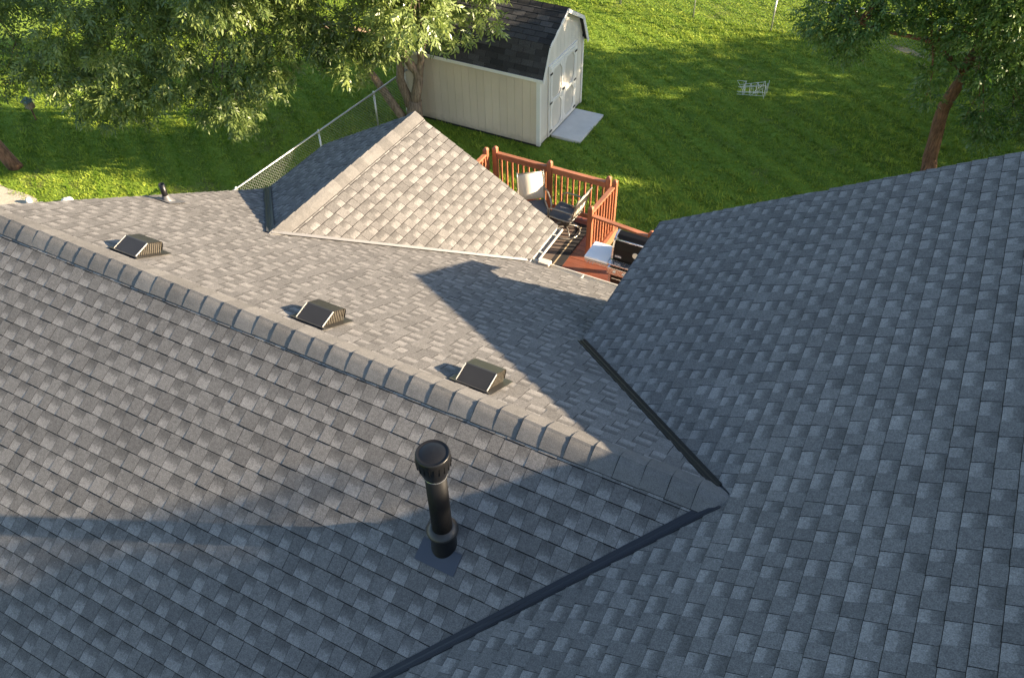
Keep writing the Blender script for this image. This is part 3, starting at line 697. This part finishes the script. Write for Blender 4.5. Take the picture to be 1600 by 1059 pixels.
for X in (SX1 + ov, SX0 - ov - .02):          # white rake trim on both gables
    for (ya, za), (yb, zb) in zip(gam, gam[1:]):
        a, b = Vector((X + .009, ya, za)), Vector((X + .009, yb, zb)); d = (b - a).normalized()
        if (ya, za) == gam[0]: a -= d * oe
        if (yb, zb) == gam[-1]: b += d * oe
        part(MB().bar(a - Vector((0, 0, .022)), b - Vector((0, 0, .022)), .018, .085, up=(1, 0, 0) if False else (0, 0, 1)), 'rake_trim', M_TRIM, shed)
box('eave_trim', M_TRIM, shed, SX0 - ov + .01, SX1 + ov - .01, SY0 - .058, SY0 - .040, SHh - .10, SHh - .03)
# doors
DY0, DY1, DTOP = SY0 + .50, SY0 + .50 + 1.40, 1.80
XF = SX1 + .006
for s in range(2):
    y0 = DY0 + s * (DY1 - DY0) / 2 + .004; y1 = DY0 + (s + 1) * (DY1 - DY0) / 2 - .004
    dr = thing_part2 = bpy.data.objects.new('door', None); COL.objects.link(dr); dr.parent = shed; W[dr.name] = Vector((XF, (y0 + y1) / 2, .1)); dr.location = W[dr.name] - W[shed.name]
    box('door_leaf', M_PANEL, dr, XF, XF + .022, y0, y1, .10, DTOP)
    f = .085
    for (a0, a1, b0, b1) in ((y0, y0 + f, .10, DTOP), (y1 - f, y1, .10, DTOP), (y0 + f, y1 - f, .10, .10 + f), (y0 + f, y1 - f, DTOP - f, DTOP), (y0 + f, y1 - f, .88, .88 + f)):
        box('stile', M_TRIM, dr, XF + .0225, XF + .042, a0 + .0005, a1 - .0005, b0, b1)
    for zz in (.19, .965):                    # clipped corners of each panel frame
        z1 = zz + (.685 if zz < .5 else .745)
        for cy, sg in ((y0 + f, 1), (y1 - f, -1)):
            for cz, tz in ((zz - .005, 1), (z1 + .005, -1)):
                part(MB().prism([(XF + .023, cy, cz), (XF + .023, cy + sg * .11, cz), (XF + .023, cy, cz + tz * .15)], (.016, 0, 0)), 'corner_brace', M_TRIM, dr)
    hy = y0 - .05 if s == 0 else y1 + .05
    for zz in (.2, .93, 1.66):
        hg = MB().obox((XF + .047, hy + (.07 if s == 0 else -.07), zz), (.004, 0, 0), (0, .06, 0), (0, 0, .022)); part(hg, 'hinge', M_BLACK, dr)
box('door_latch', M_BLACK, shed, XF + .043, XF + .06, (DY0 + DY1) / 2 - .05, (DY0 + DY1) / 2 + .05, .98, 1.02)
for (a0, a1, b0, b1) in ((DY0 - .075, DY0, .08, DTOP + .075), (DY1, DY1 + .075, .08, DTOP + .075), (DY0, DY1, DTOP + .002, DTOP + .075)): box('door_casing', M_TRIM, shed, XF, XF + .03, a0, a1, b0, b1)
pad = part(MB().prism([(SX1 + .03, 12.66, .0), (-6.62, 12.66, .0), (-6.62, 14.12, .0), (SX1 + .03, 14.10, .0)], (0, 0, .07)), 'concrete_pad', M_CONC, bevel=.012); setp(pad, 'grey concrete pad in front of the shed doors', 'concrete pad')

# ------------------------------------------------------------------ chain link fences
def chain_fence(label, a, b, posts, h, mesh_d=.075, gate=None, wire=.0021):
    a, b = Vector((*a, 0)), Vector((*b, 0)); d = (b - a); L = d.length; d.normalize(); up = Vector((0, 0, 1))
    f = thing('chain_link_fence', label, 'fence', (a + b) / 2)
    part(MB().tube([a + up * h, b + up * h], .021, 8), 'top_rail', M_GALV, f, smooth=True)
    for s in posts:
        p = a + d * s; part(MB().tube([p, p + up * (h - .022)], .024, 8), 'post', M_GALV, f, smooth=True)
        part(MB().lathe(p, [(.03, h - .05), (.032, h - .02), (.03, h + .024), (.012, h + .05), (0, h + .052)], 8), 'post_cap', M_GALV, f)
    mb = MB(); side = d.cross(up); z0, z1 = .04, h - .02; hh = z1 - z0
    n = int((L + hh) / mesh_d)
    def strip(p, q, off):
        t_ = (q - p).normalized(); s_ = t_.cross(side).normalized() * wire; k = side * off
        mb.add([p - s_ + k, p + s_ + k, q + s_ + k, q - s_ + k, (p + q) / 2 + side * wire + k], [(0, 1, 2, 3)])
    for i in range(n):
        x0 = i * mesh_d - hh
        for sg in (1, -1):
            xa, za, xb, zb = x0, z0, x0 + hh, z1
            if xa < 0: za += -xa; xa = 0
            if xb > L: zb -= xb - L; xb = L
            if xb - xa < .01: continue
            if sg < 0: za, zb = z0 + z1 - za, z0 + z1 - zb
            strip(a + d * xa + up * za, a + d * xb + up * zb, .026 + .002 * sg)
    o = part(mb, 'wire_mesh', M_GALV, f); return f
chain_fence('chain link fence running from the house corner toward the shed', (-11.45, 3.6), (-11.0, 12.9), [0, 2.6, 5.15, 7.15, 9.25], 1.22)
chain_fence('chain link fence along the far end of the lawn', (-13.5, 20.75), (9.5, 20.95), [.0, 2.3, 4.6, 6.95, 9.31, 11.5, 13.67, 16, 18.3, 20.6, 23.0], 1.08, .11, wire=.0024)

# ------------------------------------------------------------------ small things on the lawn
wc = thing('wire_cage', 'small pale wire plant cage lying on the open lawn', 'wire cage', (-3.55, 16.8, 0))
def wire_ring(c, ax, r, n=14, sq=1): 
    ax = Vector(ax).normalized(); p = ax.orthogonal().normalized(); q = ax.cross(p); return [Vector(c) + p * math.cos(2 * math.pi * k / n) * r + q * math.sin(2 * math.pi * k / n) * r * sq for k in range(n + 1)]
for k in range(4): part(MB().tube(wire_ring((-3.82 + k * .16, 16.74 + k * .055, .15 + .02 * k), (1, .35, 0), .13 + .02 * k), .004, 5), 'hoop', M_SHELF, wc)
for k in range(6):
    a = 2 * math.pi * k / 6; yy, zz = math.cos(a), math.sin(a)
    part(MB().tube([(-3.95, 16.70 + yy * .12, .15 + zz * .12), (-3.34, 16.92 + yy * .18, .2 + zz * .18)], .004, 5), 'wire', M_SHELF, wc)
for dy in (-.16, 0, .16): part(MB().tube([(-3.28, 16.92 + dy, .01), (-3.28, 16.94 + dy, .36)], .0055, 5), 'stake', M_SHELF, wc)
rgw = random.Random(5)
for k in range(5):                            # bent loose ends
    c0 = Vector((-3.9 + k * .13, 16.72 + k * .05, .12)); part(MB().tube([c0 + Vector((rgw.uniform(-.12, .12), rgw.uniform(-.16, .16), rgw.uniform(-.08, .28))) for _ in range(4)], .004, 5), 'wire', M_SHELF, wc)
bf = thing('bird_feeder', 'small brown bird feeder with dark green roof beside the left tree', 'bird feeder', (-19.6, 7.62, 0))
part(MB().tube([(-19.6, 7.62, 0), (-19.6, 7.62, .34)], .02, 8), 'pole', M_BARK2, bf); box('tray', M_BARK, bf, -19.69, -19.51, 7.53, 7.71, .34, .52, .01)
part(MB().lathe((-19.6, 7.62, .52), [(.18, 0), (.165, .03), (.02, .13), (0, .135)], 4), 'roof', metal_paint('green_roof', (.02, .06, .045), .5), bf)
def stone(name, c, r, sc, label, seed):
    rg = random.Random(seed); mb = MB(); n, k = 12, 7
    prof = [(math.sin(math.pi * i / k), -math.cos(math.pi * i / k)) for i in range(k + 1)]; mb.lathe(c, [(p * r, h * r * sc) for p, h in prof], n)
    mb.v = [v + Vector((rg.uniform(-1, 1), rg.uniform(-1, 1), rg.uniform(-1, 1))) * r * .08 for v in mb.v]; return setp(part(mb, name, M_STONE, smooth=True), label, 'stone')
stone('stone', (-15.85, 5.35, .05), .14, .6, 'large whitish stone just beyond the left roof edge', 1)
stone('stone', (-16.65, 4.98, .06), .07, 1.2, 'small white stone by the gravel bed', 2)

# ------------------------------------------------------------------ trees
def leaves(name, clumps, material, parent, seed, per=80, leaflet=(.095, .030), rachis=.24, pairs=4, droop=.55, tone_mu=.45, flop=.35):
    rg = np.random.default_rng(seed); P, D, TN = [], [], []
    for (cx, cy, cz, r) in clumps:
        n = int(per * (r / .55) ** 2)
        v = rg.normal(size=(n, 3)); v /= np.linalg.norm(v, axis=1, keepdims=True)
        rad = rg.uniform(.25, 1.0, size=(n, 1)) ** .6
        p = np.array([cx, cy, cz]) + v * rad * r * np.array([1.08, 1.08, .82])
        d = v * .8 + rg.normal(size=(n, 3)) * .45; d[:, 2] -= droop; d /= np.linalg.norm(d, axis=1, keepdims=True)
        P.append(p); D.append(d); TN.append(np.clip(rg.normal(tone_mu, .16) + rg.normal(size=n) * .16, 0, 1))
    P, D, TN = np.concatenate(P), np.concatenate(D), np.concatenate(TN); n = len(P)
    up = rg.normal(size=(n, 3)) * flop + np.array([0, 0, 1.0]); S = np.cross(D, up); S /= np.linalg.norm(S, axis=1, keepdims=True); N = np.cross(S, D)
    V, T = [], []
    for k in range(pairs * 2 + 1):
        t = (k // 2 + .7) / (pairs + .7); sg = 1 if k % 2 == 0 else -1
        base = P + D * (rachis * t) if k < pairs * 2 else P + D * rachis
        ld = D * .62 + S * (.78 * sg) if k < pairs * 2 else D.copy()
        ld = ld + rg.normal(size=(n, 3)) * .22; ld[:, 2] -= .15; ld /= np.linalg.norm(ld, axis=1, keepdims=True)
        w = np.cross(ld, N + rg.normal(size=(n, 3)) * .3); w /= np.linalg.norm(w, axis=1, keepdims=True); nn = np.cross(w, ld)
        Lf = leaflet[0] * rg.uniform(.7, 1.25, size=(n, 1)); wd = leaflet[1] * rg.uniform(.8, 1.2, size=(n, 1)) / 2
        mid = base + ld * Lf * .45 - nn * Lf * .04
        V.append(np.stack([base, mid + w * wd, base + ld * Lf - nn * Lf * .14, mid - w * wd], axis=1)); T.append(np.repeat(TN + rg.normal(size=n) * .06, 4))
    V = np.concatenate(V).reshape(-1, 3); T = np.concatenate(T)
    return fast_quads(name, V, T, material, parent)
def fast_quads(name, V, T, material, parent=None, origin=None):
    o = np.array(W[parent.name]) if parent is not None else np.zeros(3)
    nq = len(V) // 4; me = bpy.data.meshes.new(name)
    me.vertices.add(len(V)); me.vertices.foreach_set('co', (V - o).astype(np.float32).ravel())
    me.loops.add(nq * 4); me.loops.foreach_set('vertex_index', np.arange(nq * 4, dtype=np.int32))
    me.polygons.add(nq); me.polygons.foreach_set('loop_start', np.arange(0, nq * 4, 4, dtype=np.int32)); me.polygons.foreach_set('loop_total', np.full(nq, 4, dtype=np.int32))
    me.update(calc_edges=True); me.validate()
    me.attributes.new('tone', 'FLOAT', 'POINT').data.foreach_set('value', np.clip(T, 0, 1).astype(np.float32)); me.materials.append(material)
    return link(name, me, parent, Vector(o))
def limb(mb, pts, r0, r1, n=10, wob=.03, rg=None):
    pts = [Vector(p) for p in pts]; out = [pts[0]]
    for a, b in zip(pts, pts[1:]):
        for k in range(1, 4): out.append(a.lerp(b, k / 3) + Vector((rg.uniform(-wob, wob), rg.uniform(-wob, wob), rg.uniform(-wob, wob) * .5)))
    m_ = len(out) - 1; mb.tube(out, [r0 + (r1 - r0) * i / m_ for i in range(m_ + 1)], n)
def twigs(mb, clumps, hubs, rg, r=.018):
    for (x, y, z, cr) in clumps:
        c = Vector((x, y, z)); h = min(hubs, key=lambda q: (Vector(q) - c).length); h = Vector(h)
        m1 = h.lerp(c, .5) + Vector((0, 0, .15)); limb(mb, [h, m1, c], r * 1.4, r * .35, 5, .03, rg)
        for k in range(3): limb(mb, [c.lerp(h, .25), c + Vector((rg.uniform(-1, 1), rg.uniform(-1, 1), rg.uniform(-1, .5))) * cr * .8], r * .4, r * .15, 4, .02, rg)

# the ash tree behind the small gable, two stems from one root and a leaning limb
rg = random.Random(21)
ash = thing('ash_tree', 'large leafy ash tree with forked grey trunk beside the shed', 'tree', (-10.62, 11.55, 0))
tr = MB()
limb(tr, [(-10.62, 11.55, -.05), (-10.56, 11.6, .75)], .25, .17, 12, .01, rg)
limb(tr, [(-10.55, 11.6, .65), (-10.42, 11.68, 1.35), (-10.62, 11.6, 1.75), (-10.72, 11.3, 2.4), (-10.6, 10.8, 3.6), (-10.9, 10.2, 5.2)], .135, .05, 11, .02, rg)
limb(tr, [(-10.42, 11.68, 1.35), (-10.32, 11.75, 1.95), (-10.2, 11.8, 2.7), (-9.7, 11.4, 4.0), (-9.3, 11.2, 5.4)], .10, .035, 10, .02, rg)
limb(tr, [(-10.68, 11.55, .6), (-10.86, 11.5, 1.3), (-10.80, 11.55, 1.95), (-10.7, 11.8, 3.0), (-10.7, 12.3, 4.8)], .12, .05, 10, .02, rg)
limb(tr, [(-10.72, 11.50, .02), (-11.25, 11.28, 1.02), (-11.62, 11.1, 1.8), (-12.2, 10.5, 2.8), (-12.9, 9.6, 4.0)], .115, .05, 11, .015, rg)
limb(tr, [(-12.2, 10.5, 2.8), (-13.2, 9.3, 3.3), (-14.5, 8.3, 3.8)], .06, .025, 8, .04, rg)
limb(tr, [(-10.72, 11.3, 2.4), (-11.6, 9.8, 3.2), (-12.6, 8.3, 3.6)], .055, .022, 8, .04, rg)
limb(tr, [(-10.62, 11.6, 1.75), (-11.2, 11.0, 2.05), (-11.9, 10.3, 2.5)], .045, .02, 8, .03, rg)
ash_cl = [  # clumps in view: x, y, z, radius
 (-15.55, 6.75, 3.45, .62), (-16.1, 6.5, 2.7, .60), (-15.9, 6.7, 2.15, .50), (-15.0, 7.0, 2.25, .62), (-14.7, 7.2, 3.2, .68), (-14.1, 7.5, 3.95, .65), (-14.35, 7.3, 2.35, .58),
 (-13.7, 7.6, 2.55, .60), (-13.5, 7.75, 3.3, .60), (-13.2, 7.9, 4.0, .60), (-12.95, 7.9, 2.15, .42), (-12.75, 8.15, 1.75, .38), (-12.6, 8.3, 2.75, .50), (-12.35, 8.4, 3.5, .55), (-12.9, 8.1, 1.35, .26),
 (-11.95, 8.65, 2.75, .46), (-11.75, 8.75, 3.35, .50), (-11.4, 8.95, 3.9, .5), (-12.05, 8.55, 2.25, .34), (-13.4, 7.8, 1.75, .34), (-11.15, 9.1, 3.25, .42), (-10.75, 9.3, 3.45, .42), (-10.65, 9.45, 3.0, .40),
 (-10.2, 9.65, 3.45, .42), (-10.15, 9.75, 2.95, .36), (-10.55, 9.35, 2.55, .30), (-9.75, 9.9, 3.65, .42), (-9.55, 10.0, 3.25, .34), (-9.25, 10.1, 3.75, .40), (-8.85, 10.35, 3.75, .36), (-8.55, 10.5, 3.25, .24),
 (-8.1, 10.75, 3.75, .30), (-7.95, 10.85, 3.45, .20), (-9.0, 10.3, 3.2, .24), (-14.9, 7.3, 1.75, .44), (-15.6, 6.8, 1.65, .40), (-10.35, 10.3, 2.75, .34), (-11.3, 9.4, 2.85, .36),
 (-15.2, 6.9, 4.2, .7), (-13.9, 7.4, 4.7, .7), (-12.4, 8.3, 4.4, .7), (-11.2, 9.0, 4.6, .7), (-10.0, 9.8, 4.4, .65), (-8.9, 10.4, 4.5, .6), (-8.0, 10.9, 4.4, .5)]
for k in range(46):                            # the crown above the picture
    a = rg.uniform(0, 6.28); q = rg.uniform(.5, 4.2); ash_cl.append((-11.6 + q * math.cos(a) * 1.05, 10.3 + q * math.sin(a), rg.uniform(4.9, 8.2) - q * .22, rg.uniform(.55, .85)))
hubs = [(-10.6, 10.8, 3.6), (-10.9, 10.2, 5.2), (-9.7, 11.4, 4.0), (-9.3, 11.2, 5.4), (-10.7, 11.8, 3.0), (-12.2, 10.5, 2.8), (-12.9, 9.6, 4.0), (-13.2, 9.3, 3.3), (-14.5, 8.3, 3.8), (-11.6, 9.8, 3.2), (-12.6, 8.3, 3.6), (-11.9, 10.3, 2.5)]
part(tr, 'trunk', M_BARK, ash, smooth=True)
tw = MB(); twigs(tw, ash_cl, hubs, rg); setp(part(tw, 'branches', M_BARK, ash, smooth=True), kind='stuff')
leaves('crown', ash_cl, M_ASH, ash, 5, per=165, leaflet=(.125, .040), rachis=.26, flop=1.1, tone_mu=.55)

# the tree at the left edge
rg = random.Random(22)
lt = thing('broadleaf_tree', 'olive green tree with brown trunk at the left edge of the lawn', 'tree', (-18.2, 5.84, 0))
tr = MB(); limb(tr, [(-18.18, 5.86, -.05), (-18.42, 5.75, .75), (-18.75, 5.6, 1.9), (-18.9, 5.6, 3.4), (-18.6, 5.8, 5.2)], .17, .05, 11, .02, rg)
limb(tr, [(-18.75, 5.6, 1.9), (-18.0, 6.0, 2.9), (-17.3, 6.4, 3.8)], .07, .03, 8, .03, rg); limb(tr, [(-18.75, 5.6, 1.9), (-19.7, 6.2, 3.0), (-20.4, 6.9, 3.9)], .07, .03, 8, .03, rg)
lcl = [(-17.3, 6.2, 3.5, .65), (-17.0, 6.5, 2.75, .55), (-17.9, 6.0, 2.9, .6), (-18.3, 6.0, 2.05, .55), (-17.5, 6.4, 2.1, .42), (-18.9, 5.7, 2.5, .6), (-18.6, 6.3, 1.75, .36), (-19.5, 6.5, 2.5, .6), (-20.3, 7.0, 2.8, .7), (-19.6, 7.4, 3.3, .7), (-18.7, 7.4, 3.6, .7), (-17.8, 7.0, 3.9, .7), (-20.8, 8.2, 3.0, .7), (-20.0, 8.8, 3.4, .7), (-19.0, 8.2, 2.9, .55)]
for k in range(40):
    a = rg.uniform(0, 6.28); q = rg.uniform(.3, 2.8); lcl.append((-18.9 + q * math.cos(a), 6.0 + q * math.sin(a), rg.uniform(3.6, 7.0) - q * .2, rg.uniform(.55, .85)))
part(tr, 'trunk', M_BARK2, lt, smooth=True); tw = MB(); twigs(tw, lcl, [(-18.9, 5.6, 3.4), (-18.6, 5.8, 5.2), (-17.3, 6.4, 3.8), (-20.4, 6.9, 3.9), (-18.75, 5.6, 1.9)], rg); setp(part(tw, 'branches', M_BARK2, lt, smooth=True), kind='stuff')
leaves('crown', lcl, M_LEFT, lt, 6, flop=.9, per=80, leaflet=(.10, .042), rachis=.2, pairs=3, droop=.35)

# the tree on the right of the lawn
rg = random.Random(23)
rt = thing('broadleaf_tree', 'dark green tree with leaning reddish trunk on the right of the lawn', 'tree', (1.0, 15.05, 0))
tr = MB(); limb(tr, [(.98, 15.0, -.05), (.90, 15.05, .6), (.82, 15.0, 1.6), (.95, 14.95, 2.35), (.98, 14.95, 3.1), (.85, 14.95, 4.0), (1.2, 15.3, 6.0)], .17, .06, 12, .015, rg)
limb(tr, [(.95, 14.95, 2.45), (.2, 14.3, 3.2), (-1.2, 13.6, 3.6)], .07, .03, 8, .03, rg); limb(tr, [(.98, 14.95, 3.0), (1.7, 15.0, 3.6), (2.6, 14.9, 4.0)], .07, .03, 8, .03, rg); limb(tr, [(.9, 14.95, 3.7), (.4, 15.6, 4.6), (-.3, 16.3, 5.5)], .06, .03, 8, .03, rg)
rcl = [(-1.95, 13.35, 3.62, .38), (-1.55, 13.5, 3.45, .45), (-1.25, 13.6, 3.1, .30), (-1.1, 13.5, 3.7, .45), (-.6, 13.9, 3.85, .42), (-.1, 14.1, 3.9, .42), (.3, 14.3, 3.55, .40), (.45, 14.35, 3.0, .34), (.35, 14.3, 2.55, .26), (.42, 14.25, 2.15, .24), (1.2, 14.4, 3.6, .45), (1.5, 14.6, 3.0, .42), (1.45, 14.7, 2.5, .40),
       (1.9, 14.8, 3.0, .40), (2.3, 15.0, 2.6, .42), (1.65, 14.5, 1.65, .34), (1.45, 14.4, 1.95, .30), (1.75, 14.6, 1.3, .26), (2.3, 14.9, 1.9, .40), (2.7, 15.0, 1.5, .36), (2.8, 15.2, 2.3, .5), (.75, 14.0, 3.75, .36), (1.15, 14.2, 2.9, .3), (-1.75, 13.5, 4.2, .45), (-.9, 13.7, 4.4, .5), (.1, 14.2, 4.5, .5), (3.2, 15.3, 3.0, .6)]
for k in range(46):
    a = rg.uniform(0, 6.28); q = 3.0 * math.sqrt(rg.random()); rcl.append((1.2 + q * math.cos(a), 17.2 + q * math.sin(a), rg.uniform(4.3, 6.1) - q * .15, rg.uniform(.55, .9)))
for k in range(24):
    rcl.append((1.2 + rg.uniform(-1.9, 2.2), rg.uniform(12.9, 15.2), rg.uniform(4.9, 6.4), rg.uniform(.5, .75)))
part(tr, 'trunk', M_BARK2, rt, smooth=True); tw = MB(); twigs(tw, rcl, [(.98, 14.95, 3.1), (.85, 14.95, 4.0), (1.2, 15.3, 6.0), (.2, 14.3, 3.2), (-1.2, 13.6, 3.6), (1.7, 15.0, 3.6), (2.6, 14.9, 4.0), (-.3, 16.3, 5.5)], rg); setp(part(tw, 'branches', M_BARK2, rt, smooth=True), kind='stuff')
leaves('crown', rcl, M_OAK, rt, 7, flop=.8, per=250, leaflet=(.095, .040), rachis=.18, pairs=3, droop=.3)

# neighbouring trees to the right, out of the picture, that shade the lawn and near roof
def yard_tree(x, y, top, rad, label, seed, n=46, low=2.0, per=42):
    rg = random.Random(seed); t_ = thing('broadleaf_tree', label, 'tree', (x, y, 0), 'trees beyond the right side of the yard')
    tr = MB(); limb(tr, [(x, y, -.05), (x + .1, y, top * .3), (x, y + .1, top * .85)], .24, .06, 10, .03, rg)
    cl = []
    for k in range(n):
        a = rg.uniform(0, 6.28); q = rad * math.sqrt(rg.random()); cl.append((x + q * math.cos(a), y + q * math.sin(a), low + (top - low) * rg.random() * (1 - .35 * q / rad), rg.uniform(.8, 1.15)))
    part(tr, 'trunk', M_BARK2, t_, smooth=True); tw = MB(); twigs(tw, cl, [(x, y, top * .35), (x, y, top * .55), (x, y, top * .75)], rg, .03); setp(part(tw, 'branches', M_BARK2, t_, smooth=True), kind='stuff')
    leaves('crown', cl, M_OAK, t_, seed, per=per, leaflet=(.16, .075), rachis=.25, pairs=3, droop=.3)
yard_tree(9.0, 17.2, 7.6, 3.2, 'shade tree right of the lawn nearest the far fence', 31, 38)
yard_tree(10.8, 22.4, 8.2, 3.2, 'shade tree beyond the far fence on the right', 32, 38)
yard_tree(8.5, 13.6, 5.2, 2.0, 'low shade tree right of the deck', 33, 34, 1.2)
yard_tree(13.0, .8, 12.5, 2.5, 'tall unseen tree added to shade the near roof slope', 34, 90, 6.0, 85)  # out of view; crown shaped to throw broken shade on the near roof

# ------------------------------------------------------------------ grass
rg = np.random.default_rng(11)
N = 420000
gx = rg.uniform(-24, 6.0, N); gy = rg.uniform(5.0, 25, N)
zc = -(np.sin(PITCH)); dx, dy, dz = gx - CAM.x, gy - CAM.y, -CAM.z
zz = dx * fw.x + dy * fw.y + dz * fw.z; sx = (dx * rr.x + dy * rr.y + dz * rr.z) / zz * FPX; sy = (dx * uu.x + dy * uu.y + dz * uu.z) / zz * FPX
keep = (np.abs(sx) < 1000) & (sy < 700) & (sy > -120)
keep &= ~((gx > SX0 - .02) & (gx < SX1 + .02) & (gy > SY0 - .02) & (gy < SY1 + .02)) & ~((gx > SX1) & (gx < -6.6) & (gy > 12.64) & (gy < 14.14)) & ~((gx > -6.9) & (gx < -1.5) & (gy < 7.6)) & ~((gx > -6.9) & (gx < -4.1) & (gy < 8.65))
keep &= ~(((gx + 18.2) / 1.9) ** 2 + ((gy - 3.55) / 1.75) ** 2 < .9) & ~(((gx + .4) / .4) ** 2 + ((gy - 21.2) / .12) ** 2 < 1)
gx, gy = gx[keep], gy[keep]; n = len(gx)
ph = gx * math.sin(math.radians(35)) + gy * math.cos(math.radians(35))       # across the mowing lines
st = np.sin(ph * 2 * math.pi / .62 + .5 * np.sin(gx * .7)); line = np.exp(-((((ph + .05 * np.sin(gx * 1.3)) % .62) - .3) / .05) ** 2)
clump = np.zeros(n)
for k in range(14):
    a = rg.uniform(0, 2 * np.pi); wl = rg.uniform(.16, .55); clump += np.sin((gx * np.cos(a) + gy * np.sin(a)) * 2 * np.pi / wl + rg.uniform(0, 6.28) + .8 * np.sin(gx * 1.9 + k) + .8 * np.sin(gy * 1.6 - k))
clump /= 2.65
pat = .5 + .25 * np.sin(gx * .9 + 1.7 * np.sin(gy * .5)) + .25 * np.sin(gy * 1.3 + 1.1 * np.sin(gx * .8))
az = rg.uniform(0, 2 * np.pi, n); hgt = rg.uniform(.018, .045, n) * (1 + .9 * line) * (.8 + .5 * pat) * np.clip(1 + .30 * clump, .45, 1.8); wd = rg.uniform(.008, .017, n)
lean = rg.uniform(.4, 1.6, n); lx, ly = np.cos(az) * lean + .35 * st * .82, np.sin(az) * lean - .35 * st * .57
px, py = -np.sin(az), np.cos(az)
b = np.stack([gx, gy, np.zeros(n)], 1); w_ = np.stack([px * wd, py * wd, np.zeros(n)], 1); tip = np.stack([lx * hgt, ly * hgt, hgt], 1)
V = np.stack([b - w_, b + w_, b + tip * 1.0 + w_ * .25, b + tip - w_ * .25], 1).reshape(-1, 3)
T = np.repeat(np.clip(.40 + .34 * pat + .16 * st + rg.normal(size=n) * .075 - .48 * line + .13 * clump, 0, 1), 4)
g = fast_quads('grass', V, T, M_GRASS); setp(g, 'short mown grass blades covering the back lawn', None, None, 'stuff')
